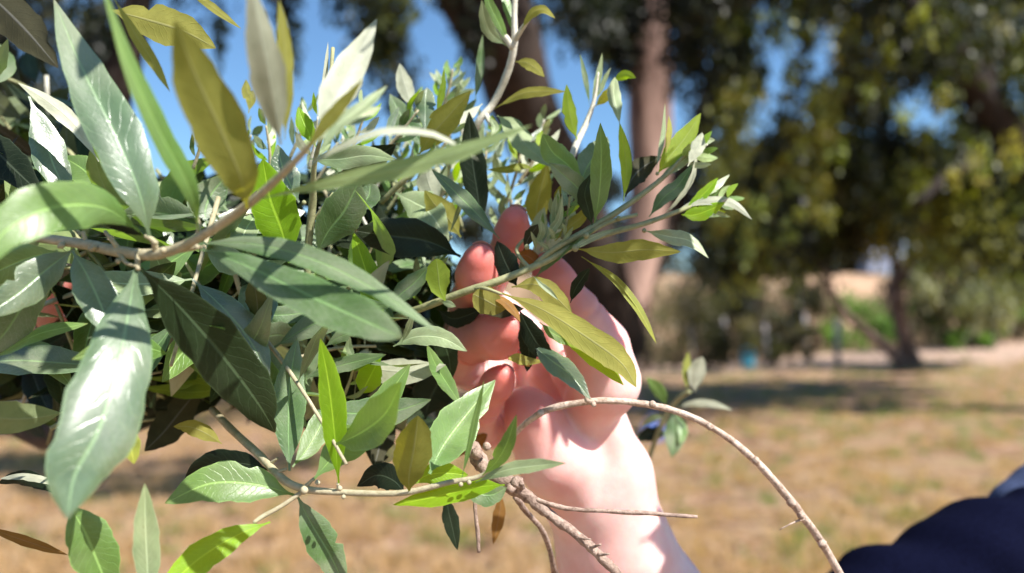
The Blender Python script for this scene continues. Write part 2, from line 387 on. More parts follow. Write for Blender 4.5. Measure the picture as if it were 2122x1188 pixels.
def limb(pp, n=14):
    """pp: (px,py,depth,rpx)"""
    pts = catmull([P(a, b, c) for a, b, c, _ in pp], n)
    rr = np.interp(np.linspace(0, len(pp)-1, n), range(len(pp)), [r*c/FPX for _, _, c, r in pp])
    return pts, list(rr)
def gbase(px, d):   # ground point under a picture column at a distance
    v = P(px, 690, d); return Vector((v.x, v.y, float(ground_h(v.x, v.y))))

# the big pepper tree: several stems from one base
b = gbase(1262, 15.0)
T = empty('pepper_tree', b, 'big spreading tree with a pinkish brown trunk and leaning dark stems behind the hand', 'tree')
root_ = [(b - Vector((0, 0, 0.2))), b + Vector((0, 0, 0.5)), b + Vector((0.05, 0, 1.0))]
s0 = (catmull([b-Vector((0, 0, .2)), b+Vector((0.05, 0, .5)), P(1290, 690, 15)], 8), [0.75, 0.62, 0.54, 0.5, 0.46, 0.44, 0.42, 0.4])
L = [s0,
     limb([(1288, 700, 15, 48), (1312, 580, 15, 44), (1342, 430, 15, 42), (1348, 290, 15, 45), (1346, 150, 15, 47), (1352, 0, 15, 44), (1370, -260, 15, 36), (1400, -500, 15, 20)]),
     limb([(1285, 720, 15, 60), (1235, 560, 14.2, 62), (1170, 400, 13.4, 66), (1085, 220, 12.6, 72), (1040, 60, 12, 78), (1000, -120, 11.6, 60), (960, -360, 11, 36)], 16),
     limb([(1300, 660, 15.2, 24), (1380, 470, 15.6, 26), (1452, 270, 15.8, 28), (1500, 120, 15.8, 26), (1590, -80, 15.4, 20), (1700, -200, 15, 12)]),
     limb([(1050, 150, 12.4, 40), (960, 40, 12, 34), (900, -60, 11.6, 26), (820, -180, 11, 16)]),
     limb([(1350, 60, 15, 26), (1450, -40, 14.6, 22), (1640, -90, 14, 16), (1850, -60, 13.4, 10)]),
     limb([(1346, 140, 15, 20), (1270, 30, 14.6, 18), (1220, -90, 14.2, 12)])]
tubes('trunk', L[:2], M_PBARK, T, 12, 0.05, 5)
tubes('leaning_stem', L[2:], M_DBARK, T, 12, 0.05, 6)
q = random.Random(11)
dk = [(0.012, 0.017, 0.005), (0.018, 0.021, 0.006), (0.010, 0.012, 0.005), (0.05, 0.062, 0.010), (0.026, 0.030, 0.008)]  # dark crown tones, with the canopy's shade put into the leaf colour
lt = [(0.19, 0.19, 0.03), (0.13, 0.14, 0.025), (0.25, 0.22, 0.04), (0.17, 0.20, 0.05), (0.30, 0.31, 0.08)]  # brighter spray tones, with sunlight put into the leaf colour
cl = []
def cloud(x0, x1, y0, y1, d0, d1, n, r, k, avoid=()):
    out = []
    tries = 0
    while len(out) < n and tries < n*20:
        tries += 1
        px, py, d = q.uniform(x0, x1), q.uniform(y0, y1), q.uniform(d0, d1)
        if any((px-ax)**2/(aw*aw)+(py-ay)**2/(ah*ah) < 1 for ax, ay, aw, ah in avoid): continue
        rr = r*q.uniform(0.6, 1.3)
        out.append((P(px, py, d), (rr, rr, rr*1.2), int(k*q.uniform(0.6, 1.4))))
    return out
SKYH = [(1180, 190, 75, 190), (1430, 190, 60, 80), (1885, 262, 30, 26), (1925, 212, 26, 30), (1862, 200, 20, 18), (1945, 275, 20, 20), (1700, 60, 20, 16), (1690, 300, 18, 16), (1980, 330, 18, 16), (2020, 60, 22, 18), (1650, 210, 20, 18), (1740, 130, 34, 28), (1600, 150, 40, 30), (1760, 240, 34, 24), (1580, 265, 34, 44), (1860, 150, 34, 28), (1500, 300, 30, 26),
        (2070, 150, 55, 36), (2110, 240, 44, 52), (890, 90, 40, 110), (1880, 5, 30, 18), (1790, 300, 30, 20), (1480, 300, 30, 25), (640, 200, 130, 230)]
cl += cloud(740, 1260, -380, 60, 9, 14, 46, 0.42, 190, SKYH)
cl += cloud(740, 880, -40, 250, 10, 13, 9, 0.26, 110, SKYH)
cl += cloud(1180, 1300, -50, 120, 12, 15, 8, 0.36, 170, SKYH)
cl += cloud(1390, 2200, -420, 20, 9, 15, 90, 0.55, 330)
cl += cloud(1385, 1530, -60, 140, 13, 16, 22, 0.5, 420)
cl += cloud(1180, 1320, -80, 90, 12, 15, 10, 0.4, 260)
trk = [P(1346, y, 15) for y in (60, 130, 200, 270, 340, 430, 520)]
def clear(c, r):
    c = Vector(c)
    for p in trk:
        t_ = (c-p).dot(TS)
        if t_ > 0 and (c-p-TS*t_).length < r+.35: return False
    return True
cl = [x for x in cl if clear(x[0], x[1][0])]
cl += [(Vector((q.uniform(-1.6, 2.0), q.uniform(3.6, 5.8), q.uniform(6.0, 7.2))), (.5, .5, .4), 330) for _ in range(12)]  # overhead clumps added out of view to shade the lower left ground
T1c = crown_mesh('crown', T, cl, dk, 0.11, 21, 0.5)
# hanging sprays, part of the crown of the tree on the right
b = gbase(2290, 13.5)
T = empty('pepper_tree', b, 'tree on the right whose dark limb slopes through drooping yellow-green sprays', 'tree')
L = [limb([(2290, 830, 13.5, 70), (2250, 600, 13.5, 60), (2190, 430, 13.4, 50), (2115, 320, 13.2, 42), (2050, 220, 13, 36), (1985, 120, 12.8, 28), (1900, 20, 12.4, 20), (1800, -60, 12, 12)], 18),
     limb([(2180, 420, 13.4, 34), (2250, 200, 13.4, 30), (2300, -100, 13.4, 24)]),
     limb([(2060, 240, 13, 20), (2040, 120, 12.8, 16), (2060, -40, 12.5, 12)]),
     limb([(2110, 320, 13.2, 22), (1990, 350, 12.8, 14), (1900, 420, 12.5, 8)])]
tubes('trunk', L, M_DBARK, T, 10, 0.06, 9)
cl = cloud(1500, 2200, 0, 460, 12.5, 16, 125, 0.42, 300, SKYH) + cloud(1440, 1640, 130, 560, 12.5, 16, 26, 0.30, 190, SKYH) \
   + cloud(1480, 2200, 290, 520, 15, 20, 80, 0.6, 380, [(1835, 470, 55, 60)])
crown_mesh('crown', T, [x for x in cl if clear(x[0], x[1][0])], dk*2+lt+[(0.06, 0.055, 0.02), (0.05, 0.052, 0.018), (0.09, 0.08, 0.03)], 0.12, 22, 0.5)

# tree on the left, mostly behind the olive: its hanging sprays show against the sky
b = gbase(120, 10.5)
T = empty('pepper_tree', b, 'tree behind the olive whose dark sprays hang into the blue sky', 'tree')
L = [limb([(120, 960, 10.5, 60), (140, 700, 10.5, 48), (180, 420, 10.4, 42), (260, 120, 10.2, 34), (330, -150, 10, 26), (460, -330, 9.6, 14)], 16),
     limb([(180, 420, 10.4, 26), (60, 200, 10.6, 22), (-60, -60, 10.8, 14)])]
tubes('trunk', L, M_DBARK, T, 10, 0.05, 12)
cl = cloud(-300, 700, -560, -90, 8.5, 12, 60, 0.5, 200) + cloud(-200, 260, -100, 520, 9, 12, 50, 0.45, 190) \
   + [(P(600, 30, 10), (0.16, .16, .42), 130), (P(585, -40, 10), (.25, .2, .3), 150), (P(455, 40, 10), (.10, .10, .35), 70), (P(615, 90, 10), (.07, .07, .3), 40), (P(700, -30, 10), (.2, .2, .2), 70)] \
   + cloud(260, 900, 430, 760, 14, 20, 40, 0.6, 200)
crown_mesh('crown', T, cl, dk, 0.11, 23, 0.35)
hi = []  # leaf clumps added out of view, set sunward to shade the left ground
for px in range(-80, 500, 45):
    for d in (7.4, 8.1, 8.9):
        if q.random() < .25: continue
        v = P(px, 690, d); v.z = 0; hi.append((v+TS*9+Vector((q.uniform(-.15, .15), q.uniform(-.15, .15), 0)), (.24, .24, .2), 120))
crown_mesh('shade_clumps', T, hi, dk, 0.10, 31)

hang = []
for _ in range(150):
    px, py, d = (q.uniform(1470, 1720), q.uniform(20, 520), q.uniform(10.2, 12.2)) if q.random() < .5 else (q.uniform(1720, 2130), q.uniform(-20, 360), q.uniform(10.2, 12.2))
    if any((px-ax)**2/(aw*aw)+(py-ay)**2/(ah*ah) < 1.1 for ax, ay, aw, ah in SKYH): continue
    r_ = q.uniform(.08, .20); hang.append((P(px, py, d), (r_, r_, r_*q.uniform(.8, 1.8)), q.randint(14, 46)))
crown_mesh('hanging_sprays', T, hang, lt+dk[3:], 0.10, 29, 0.16)
# leaf clumps added above the picture to throw the shade band on the lawn
hi = []
for px in range(1300, 1720, 16):
    for d in (18.6, 19.5, 20.4):
        if q.random() < .2: continue
        if True:
            pass
        v = P(px, 690, d); v.z = 0; hi.append((v+TS*12+Vector((q.uniform(-.2, .2), q.uniform(-.2, .2), 0)), (.42, .42, .3), 230))
crown_mesh('shade_clumps', T, hi, dk, 0.14, 30)
# twisted small tree on the lawn
b = gbase(1890, 25.0)
T = empty('olive_tree', b, 'small twisted tree on the far lawn with bent trunk and slanting side stem', 'tree')
by = proj(b)[1]
L = [limb([(1897, by+8, 25, 22), (1888, 745, 25, 18), (1872, 690, 25, 16), (1856, 620, 25, 15), (1862, 570, 25, 15), (1895, 530, 25, 13), (1935, 480, 25, 12), (1980, 420, 25, 8)], 18),
     limb([(1884, 765, 25, 16), (1840, 725, 24.8, 11), (1785, 680, 24.6, 9), (1742, 640, 24.4, 8), (1715, 585, 24.2, 7), (1690, 520, 24, 5)], 14),
     limb([(1865, 570, 25, 12), (1845, 520, 25, 9), (1800, 450, 25, 6)])]
tubes('trunk', L, bark_mat('small_tree_bark', (0.035, 0.02, 0.016), (0.20, 0.13, 0.11), 8, 0.02, 0.9, (1, 1, .3)), T, 10, 0.08, 14)
cl = cloud(1640, 2150, 330, 500, 23, 27, 34, 0.75, 190, [(1835, 470, 60, 60)]) + cloud(1950, 2160, 500, 640, 22.5, 26, 24, 0.55, 150)
olT = T
crown_mesh('crown', T, cl, [(0.10, 0.11, 0.06), (0.06, 0.065, 0.03), (0.20, 0.21, 0.13), (0.045, 0.05, 0.02)], 0.16, 24, 0.3)
b = gbase(2052, 30)
T = empty('young_tree', b, 'thin dark trunk standing far off behind the right end of the lawn', 'tree')
tubes('trunk', [limb([(2050, proj(b)[1]+5, 30, 12), (2054, 690, 30, 10), (2060, 620, 30, 9), (2075, 540, 30, 7), (2070, 450, 30, 4)])], M_DBARK, T, 8, 0.08, 3)
crown_mesh('crown', T, cloud(1990, 2180, 440, 600, 29, 32, 14, 0.8, 170), dk+lt[:1], 0.2, 25)

SILV = [(0.24, 0.24, 0.16), (0.30, 0.29, 0.21), (0.13, 0.13, 0.07), (0.06, 0.06, 0.03)]
crown_mesh('crown', olT, cloud(1905, 2160, 500, 650, 22.8, 25, 34, 0.36, 120) + cloud(1680, 1900, 400, 500, 23, 25.5, 16, 0.5, 160, [(1835, 470, 50, 50)]), SILV, 0.15, 37, 0.2)
# shrubs and bushes in the middle distance (each its own thing)
def bush(px, py, d, wpx, hpx, tones, label, seed, n=10, name='bush', group='bushes behind the lawn'):
    b = gbase(px, d); top = P(px, py-hpx/2, d).z
    T = empty(name, b, label, 'bush', group)
    hh = max(top-b.z, 0.4); ww = wpx*d/FPX/2
    qq = random.Random(seed); st = []
    for _ in range(5):
        e = b + Vector((qq.uniform(-.6, .6)*ww, qq.uniform(-.3, .3), hh*0.7))
        st.append(([b-Vector((0, 0, .1)), b.lerp(e, 0.5)+Vector((0.03, 0, 0)), e], [0.04, 0.03, 0.015]))
    tubes('stem', st, M_DBARK, T, 6, 0.05, seed)
    cl = []
    for _ in range(n):
        u = qq.uniform(-1, 1); z = qq.uniform(0.12, 0.95)*(1-0.35*abs(u))
        cl.append((b + Vector((u*ww*0.8, qq.uniform(-.5, .5)*ww*0.7, z*hh)), (ww*0.38, ww*0.38, hh*0.2), 150))
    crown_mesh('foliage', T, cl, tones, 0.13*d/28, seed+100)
GR = [(0.13, 0.24, 0.05), (0.20, 0.34, 0.07), (0.08, 0.15, 0.03)]
OLV = [(0.09, 0.09, 0.035), (0.17, 0.145, 0.08), (0.05, 0.05, 0.02)]
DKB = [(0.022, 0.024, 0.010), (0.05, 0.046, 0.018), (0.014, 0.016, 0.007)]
bush(1790, 650, 33, 150, 130, GR, 'bright green leafy bush framed between the slanting stem and the bent trunk', 1, 14)
bush(1400, 660, 29, 190, 250, OLV, 'dusty olive bush next to the right edge of the wrist', 2, 14)
bush(1500, 640, 34, 170, 210, DKB, 'dark tall bush left of the dusty shrubs, under the tree limb', 3, 16)
bush(1595, 690, 31, 130, 120, OLV, 'low dusty shrub on the lawn edge behind the small turquoise bucket', 4, 10)
bush(1680, 660, 36, 150, 150, DKB+OLV[:1], 'dark brownish bush just left of the pale post', 5, 12)
bush(1960, 660, 32, 130, 130, GR[2:]+OLV, 'mixed green bush right of the bent trunk', 6, 12)
bush(2010, 690, 30, 90, 80, GR, 'small fresh green shrub beside the thin dark trunk', 7, 8)
bush(2110, 660, 34, 130, 150, OLV+GR[:1], 'wide green bush at the right end of the lawn', 8, 12)
bush(1340, 640, 38, 200, 240, DKB+OLV, 'tall brownish bush partly behind the thumb', 9, 16)
bush(1450, 600, 33, 130, 200, DKB, 'very dark shrub under the pepper tree limb', 31, 16)
bush(1600, 640, 33, 150, 200, DKB+OLV[2:], 'dark shrub left of the post against the bank', 32, 16)
bush(1880, 620, 35, 120, 150, DKB, 'dark shrub directly behind the bent trunk', 33, 12)
bush(1340, 690, 27, 130, 130, OLV, 'low straw coloured shrub tucked against the wrist edge', 21, 10)
bush(1460, 700, 27.5, 120, 110, OLV+DKB, 'small dusty shrub above the white upright sprig leaf', 22, 10)
bush(1555, 600, 35, 170, 190, DKB+OLV, 'tall dark shrub behind the small turquoise bucket', 23, 16)
bush(1640, 700, 28, 110, 90, OLV, 'pale dry shrub at the left foot of the grey post', 24, 9)
bush(1690, 610, 36, 120, 150, OLV+DKB, 'brown shrub against the left end of the pink bank', 25, 12)
bush(1920, 610, 34, 130, 170, OLV+GR[2:], 'silvery shrub behind the bent trunk', 26, 14)
bush(2050, 600, 35, 190, 170, OLV+DKB, 'broad silvery-brown shrub behind the thin dark trunk', 27, 16)
bush(1270, 620, 34, 160, 220, DKB, 'dark shrub just behind the thumb', 28, 12)
for i, (px, d, hp) in enumerate([(1450, 62, 330), (1560, 66, 380), (1660, 60, 260), (1760, 64, 300), (1960, 62, 340), (2060, 66, 400), (2180, 62, 360), (1250, 66, 300), (1010, 64, 240), (820, 66, 200), (640, 64, 180)]):
    v = P(px, 690, d); b = Vector((v.x, v.y, 3.6 if 1200 < px < 2120 else 0)); T = empty('woodland_tree', b, [
        'dark far tree behind the tall dark bush', 'tall far tree left of the grey-blue hut', 'far tree with thin crown right above the pink bank',
        'far tree just left of the grey-blue hut roof', 'far tree right of the grey-blue hut', 'far tree over the thin dark trunk',
        'far tree beyond the right end of the bank', 'far tree behind the thumb and trunk fork', 'far tree behind the leaves above the fingertips',
        'far tree beyond the pale upright olive leaves', 'far tree low beyond the olive stem'][i], 'tree', 'far trees on the bank')
    top = P(px, 690-hp, d).z; qq = random.Random(50+i)
    tubes('trunk', [([b-Vector((0, 0, .5)), b.lerp(Vector((b.x, b.y, top)), .5), Vector((b.x+.4, b.y, top-1))], [.35, .28, .1])], M_DBARK, T, 8, .05, i)
    cl = [(Vector((b.x+qq.uniform(-3.2, 3.2), b.y+qq.uniform(-2, 2), b.z+(top-b.z)*qq.uniform(0.1, 1.0))), (1.3, 1.2, 1.1), 170) for _ in range(34)]
    crown_mesh('crown', T, cl, DKB+[(0.10, 0.10, 0.05)], 0.42, 60+i)

# far hut on the bank
M_HUT = simple_mat('grey_blue_paint', (0.20, 0.22, 0.30), (0.28, 0.31, 0.40), 2, 0.6)
M_HUT2 = simple_mat('sunlit_blue_paint', (0.40, 0.50, 0.68), (0.55, 0.63, 0.78), 2, 0.5)  # paler blue for the lit end: sunlight put into the colour
M_TERRA = simple_mat('terracotta', (0.50, 0.28, 0.18), (0.68, 0.42, 0.30), 3, 0.8)
def box(name, c, s, mat, parent=None, rz=0.0, bev=0.0):
    V = []; F = [(0, 1, 3, 2), (4, 6, 7, 5), (0, 4, 5, 1), (2, 3, 7, 6), (0, 2, 6, 4), (1, 5, 7, 3)]
    for i in (0, 1):
        for j in (0, 1):
            for k in (0, 1):
                x, y, z = (i-.5)*s[0], (j-.5)*s[1], (k-.5)*s[2]
                V.append(Vector((c[0]+x*math.cos(rz)-y*math.sin(rz), c[1]+x*math.sin(rz)+y*math.cos(rz), c[2]+z)))
    o = link(name, V, F, mat, parent, smooth=False)
    if bev:
        m = o.modifiers.new('b', 'BEVEL'); m.width = bev; m.segments = 2
    return o
hc = P(1825, 545, 47); hz = hc.z - 0.6
T = empty('hut', Vector((hc.x, hc.y, hz)), 'small grey-blue hut with a sunlit pale end and tan chimney above the pink bank', 'hut')
box('wall', (hc.x-.25, hc.y, hz+1.1), (1.5, 1.6, 2.2), M_HUT, T)
box('sunlit_wall', (hc.x+.72, hc.y-.75, hz+1.15), (.42, .35, 1.7), M_HUT2, T)
V = [(hc.x-1.2, hc.y-1, hz+2.2), (hc.x+.7, hc.y-1, hz+2.2), (hc.x-1.2, hc.y+1, hz+2.2), (hc.x+.7, hc.y+1, hz+2.2), (hc.x-1.1, hc.y, hz+2.8), (hc.x+.6, hc.y, hz+2.8)]
link('roof', [Vector(v) for v in V], [(0, 1, 5, 4), (2, 4, 5, 3), (0, 4, 2), (1, 3, 5), (0, 2, 3, 1)], M_HUT, T, smooth=False)
box('chimney', (hc.x+.55, hc.y-.6, hz+2.7), (.5, .5, 1.5), M_TERRA, T)
# post, turquoise bucket, blue bag
M_POST = simple_mat('pale_post', (0.26, 0.24, 0.25), (0.38, 0.36, 0.37), 6, 0.7)
b = gbase(1735, 27); T = empty('post', b, 'pale grey post standing at the lawn edge left of the slanting stem', 'post')
tubes('shaft', [([b-Vector((0, 0, .1)), b+Vector((0, 0, .6)), b+Vector((0, 0, 1.35))], [.1, .1, .1])], M_POST, T, 12)
tubes('cap', [([b+Vector((0, 0, 1.353)), b+Vector((0, 0, 1.38)), b+Vector((0, 0, 1.43))], [.13, .13, .05])], M_POST, T, 12)
for px, d, h_, lb in ((1432, 29, 1.5, 'pale thin post in the dusty bush nearest the wrist'), (1500, 30, 1.7, 'pale thin post in front of the very dark shrub'), (1585, 29.5, 1.3, 'short pale post just right of the turquoise bucket'), (1668, 30, 1.6, 'pale thin post between the dry shrub and the grey post')):
    b = gbase(px, d); T = empty('post', b, lb, 'post', 'pale posts along the lawn edge')
    tubes('shaft', [([b-Vector((0, 0, .1)), b+Vector((.03, 0, h_*.5)), b+Vector((0, 0, h_))], [.06, .055, .05])], M_POST, T, 10)
    tubes('cap', [([b+Vector((0, 0, h_+.003)), b+Vector((0, 0, h_+.03)), b+Vector((0, 0, h_+.06))], [.07, .07, .03])], M_POST, T, 10)
M_TURQ = simple_mat('turquoise_plastic', (0.06, 0.38, 0.55), (0.09, 0.48, 0.66), 3, 0.35)
b = gbase(1549, 27); T = empty('bucket', b, 'small turquoise bucket on the pink earth at the lawn edge', 'bucket')
tubes('bucket_body', [([b, b+Vector((0, 0, .2)), b+Vector((0, 0, .42)), b+Vector((0, 0, .44))], [.16, .19, .22, .24])], M_TURQ, T, 20)
tubes('handle', [(catmull([b+Vector((-.22, 0, .43)), b+Vector((-.14, 0, .62)), b+Vector((0, 0, .68)), b+Vector((.14, 0, .62)), b+Vector((.22, 0, .43))], 12), [.02]*12)], M_TURQ, T, 8)
M_BLUE = simple_mat('blue_cloth', (0.05, 0.10, 0.32), (0.12, 0.20, 0.50), 8, 0.6, 0.01)
b = gbase(1352, 11.2); T = empty('bag', b, 'crumpled blue bag lying on the ground behind the small sprig', 'bag')
V, F = [], []
for j in range(9):
    for i in range(16):
        th = 2*math.pi*i/16; ph = j/8*math.pi/2
        r = 0.20*math.cos(ph)*(1+.18*math.sin(3*th+j)) ; V.append(b+Vector((r*math.cos(th), r*math.sin(th), 0.22*math.sin(ph)*(1+.12*math.sin(2*th)))))
for j in range(8):
    for i in range(16): F.append((j*16+i, j*16+(i+1) % 16, (j+1)*16+(i+1) % 16, (j+1)*16+i))
link('sack', V, F, M_BLUE, T)
tubes('strap', [(catmull([b+Vector((-.12, -.05, .18)), b+Vector((-.08, -.1, .3)), b+Vector((.06, -.1, .3)), b+Vector((.12, -.05, .18))], 12), [.012]*12)], M_BLUE, T, 6)

# ------------------------------------------------------------------ the person (hands by signed distance, one continuous surface)
def capsule_sdf(Q, a, b, ra, rb):
    a = np.array(a); b = np.array(b); ab = b-a; h = np.clip(((Q-a)@ab)/max(ab@ab, 1e-12), 0, 1)
    return np.linalg.norm(Q-a-h[..., None]*ab, axis=-1) - (ra+(rb-ra)*h)
def smin(a, b, k):
    h = np.clip(0.5+0.5*(b-a)/k, 0, 1); return b+(a-b)*h-k*h*(1-h)
def surface_nets(D, origin, vox):
    s = D < 0; nx, ny, nz = D.shape
    acc = np.zeros((nx-1, ny-1, nz-1, 3)); cnt = np.zeros((nx-1, ny-1, nz-1))
    I, J, K = np.meshgrid(np.arange(nx-1), np.arange(ny-1), np.arange(nz-1), indexing='ij')
    cr = [(i, j, k) for i in (0, 1) for j in (0, 1) for k in (0, 1)]
    for a in cr:
        for ax in range(3):
            if a[ax]: continue
            b = list(a); b[ax] = 1
            da = D[a[0]:nx-1+a[0], a[1]:ny-1+a[1], a[2]:nz-1+a[2]]; db = D[b[0]:nx-1+b[0], b[1]:ny-1+b[1], b[2]:nz-1+b[2]]
            m = (da < 0) != (db < 0)
            tt = np.where(m, da/np.where(m, da-db, 1), 0)
            for c in range(3):
                acc[..., c] += np.where(m, a[c]+(tt if c == ax else 0), 0)
            cnt += m
    act = cnt > 0; idx = -np.ones(act.shape, dtype=np.int64); idx[act] = np.arange(act.sum())
    base = np.stack([I[act], J[act], K[act]], 1)
    V = origin + vox*(base + acc[act]/cnt[act][:, None])
    F = []
    for ax in range(3):
        u, v = (ax+1) % 3, (ax+2) % 3
        sl = [slice(1, -1)]*3; sl[ax] = slice(0, D.shape[ax]-1)
        sh = [slice(1, -1)]*3; sh[ax] = slice(1, D.shape[ax])
        a = s[tuple(sl)]; b = s[tuple(sh)]
        w = np.argwhere(a != b); inside = a[tuple(w.T)]
        w = w + 1; w[:, ax] -= 1
        def at(du, dv):
            q = w.copy(); q[:, u] -= du; q[:, v] -= dv; return idx[tuple(q.T)]
        f = np.stack([at(1, 1), at(0, 1), at(0, 0), at(1, 0)], 1)
        f[~inside] = f[~inside][:, ::-1]
        F.append(f)
    return V, np.concatenate(F)
def J_(px, py, d, r): return (tuple(P(px, py, d)), r*d/FPX)
def chain_sdf(Q, js, k):
    D = None
    for (a, ra), (b, rb) in zip(js[:-1], js[1:]):
        d = capsule_sdf(Q, a, b, ra, rb); D = d if D is None else smin(D, d, k)
    return D
def sdf_body(fn, lo, hi, vox):
    ax = [np.arange(lo[i], hi[i], vox) for i in range(3)]
    D = np.empty([len(a) for a in ax])
    for i, x in enumerate(ax[0]):
        Q = np.stack(np.meshgrid([x], ax[1], ax[2], indexing='ij'), -1); D[i] = fn(Q)[0]
    return surface_nets(D, np.array([a[0] for a in ax]), vox)
FING = [   # right hand, tip first
 [J_(1066, 456, .398, 29), J_(1062, 486, .403, 35), J_(1036, 545, .428, 35), J_(1000, 610, .462, 37), J_(1085, 700, .486, 46)],
 [J_(994, 540, .380, 35), J_(990, 570, .385, 42), J_(978, 625, .415, 43), J_(965, 690, .456, 43), J_(1050, 750, .480, 48)],
 [J_(1052, 682, .386, 37), J_(1032, 696, .391, 46), J_(975, 704, .408, 48), J_(940, 745, .446, 46), J_(1050, 800, .475, 46)],
 [J_(1042, 780, .394, 24), J_(1030, 796, .398, 31), J_(1003, 838, .412, 34), J_(990, 890, .440, 37), J_(1060, 890, .460, 45)],
]
THUMB = [J_(1134, 552, .404, 30), J_(1150, 584, .404, 37), J_(1198, 655, .408, 46), J_(1238, 720, .414, 60), J_(1252, 790, .420, 68), J_(1222, 850, .430, 58)]
PALM = [(J_(1270, 1330, .47, 112), J_(1266, 1130, .462, 108)), (J_(1266, 1130, .462, 108), J_(1236, 1010, .455, 100)),
        (J_(1236, 1010, .455, 100), J_(1190, 925, .455, 92)), (J_(1108, 872, .424, 54), J_(1152, 950, .430, 74)),
        (J_(1190, 925, .458, 84), J_(1120, 790, .485, 80)), (J_(1242, 880, .438, 60), J_(1276, 980, .446, 66)), (J_(1088, 842, .430, 40), J_(1112, 880, .426, 56)),
        (J_(1152, 950, .430, 74), J_(1215, 1030, .452, 84)), (J_(1276, 980, .446, 66), J_(1290, 1130, .455, 90)), (J_(1290, 1120, .462, 88), J_(1420, 1370, .475, 140))]
FOLD = [[J_(1092, 690, .468, 22), J_(1122, 770, .460, 26), J_(1172, 850, .452, 26)], [J_(1145, 690, .456, 26), J_(1176, 770, .446, 32), J_(1208, 842, .440, 32)]]
WR = [J_(1262, 1062, .455, 110), J_(1268, 1088, .458, 110), J_(1285, 1330, .47, 100)]
def groove(Q, a, b, amp):
    c = np.array(a[0]); n_ = np.array(b[0])-c; n_ /= np.linalg.norm(n_)
    u = (Q-c)@n_; r = np.linalg.norm(Q-c-u[..., None]*n_, axis=-1)
    return amp*np.exp(-(u/.0016)**2)*(r < a[1]*1.6)
def right_hand(Q):
    D = None
    for a, b in PALM:
        d = capsule_sdf(Q, a[0], b[0], a[1], b[1]); D = d if D is None else smin(D, d, .009)
    for f in FOLD: D = smin(D, chain_sdf(Q, f, .004), .003)
    G = None
    for f in FING:
        d = chain_sdf(Q, f, .005)
        for k in (2, 3): d = d + groove(Q, f[k], f[k-1], .0018)
        G = d if G is None else smin(G, d, .0008)
    D = smin(D, G, .004)
    Th = chain_sdf(Q, THUMB, .008) + groove(Q, THUMB[2], THUMB[1], .0009)
    D = smin(D, Th, .0035)
    return D
LH = [  # left hand behind the leaves, wrist at the left
 [J_(612, 646, .470, 20), J_(570, 642, .466, 24), J_(500, 634, .464, 27), J_(400, 624, .47, 30), J_(300, 614, .475, 34)],
 [J_(600, 676, .468, 20), J_(560, 678, .466, 25), J_(490, 672, .465, 28), J_(400, 662, .47, 30), J_(300, 640, .475, 34)],
 [J_(560, 706, .470, 19), J_(520, 706, .468, 24), J_(460, 702, .467, 26), J_(385, 692, .47, 30), J_(300, 670, .475, 34)],
 [J_(490, 732, .474, 17), J_(455, 732, .472, 21), J_(405, 726, .472, 24), J_(345, 716, .473, 27), J_(280, 695, .475, 32)],
 [J_(210, 578, .440, 20), J_(180, 586, .440, 24), J_(140, 600, .444, 28), J_(90, 634, .455, 36), J_(40, 660, .47, 44)]]
LP = [(J_(300, 640, .478, 46), J_(60, 655, .482, 58)), (J_(290, 668, .478, 44), J_(60, 672, .482, 54)), (J_(60, 662, .482, 64), J_(-180, 690, .50, 66)), (J_(-180, 690, .50, 66), J_(-420, 740, .50, 80))]
def left_hand(Q):
    D = None
    for a, b in LP:
        d = capsule_sdf(Q, a[0], b[0], a[1], b[1]); D = d if D is None else smin(D, d, .012)
    G = None
    for f in LH:
        d = chain_sdf(Q, f, .004); G = d if G is None else smin(G, d, .0012)
    return smin(D, G, .005)
def bounds(js, pad=.012):
    a = np.array([p for p, r in js]); r = max(r for p, r in js)
    return a.min(0)-r-pad, a.max(0)+r+pad
jr = sum(FING, []) + THUMB + [x for ab in PALM for x in ab]
lo, hi = bounds(jr, .006)
V1, F1 = sdf_body(right_hand, lo, hi, .0010)
jl = sum(LH, []) + [x for ab in LP for x in ab]
lo, hi = bounds(jl, .006)
V2, F2 = sdf_body(left_hand, lo, hi, .0022)
Vh = np.concatenate([V1, V2]); Fh = np.concatenate([F1, F2+len(V1)])
tips = np.array([f[0][0] for f in FING+[THUMB]+LH])
bl = np.clip(1-np.min(np.linalg.norm(Vh[:, None]-tips[None], axis=2), axis=1)/.055, 0, 1)**.8
sk, t = newmat('skin')
tc = N(t, 'ShaderNodeTexCoord'); at = N(t, 'ShaderNodeAttribute'); at.attribute_name = 'tone'
n1 = noise(t, tc.outputs['Object'], 45, 4); n2 = noise(t, tc.outputs['Object'], 700, 3, .7)
vo = N(t, 'ShaderNodeTexVoronoi'); vo.feature = 'DISTANCE_TO_EDGE'; vo.inputs['Scale'].default_value = 900; t.links.new(tc.outputs['Object'], vo.inputs['Vector'])
c = ramp(t, n1, [(0.3, (0.76, 0.40, 0.36)), (0.7, (0.87, 0.59, 0.54))])
c = mixc(t, math_n(t, 'MULTIPLY', at.outputs['Fac'], 0.95), c, (0.62, 0.13, 0.10))
pb = N(t, 'ShaderNodeBsdfPrincipled'); t.links.new(c, pb.inputs['Base Color'])
pb.inputs['Roughness'].default_value = 0.48; pb.inputs['Subsurface Weight'].default_value = 0.6
pb.inputs['Subsurface Radius'].default_value = (1.0, 0.30, 0.16); pb.inputs['Subsurface Scale'].default_value = 0.008
bp = N(t, 'ShaderNodeBump'); bp.inputs['Strength'].default_value = 0.35; bp.inputs['Distance'].default_value = 0.0004
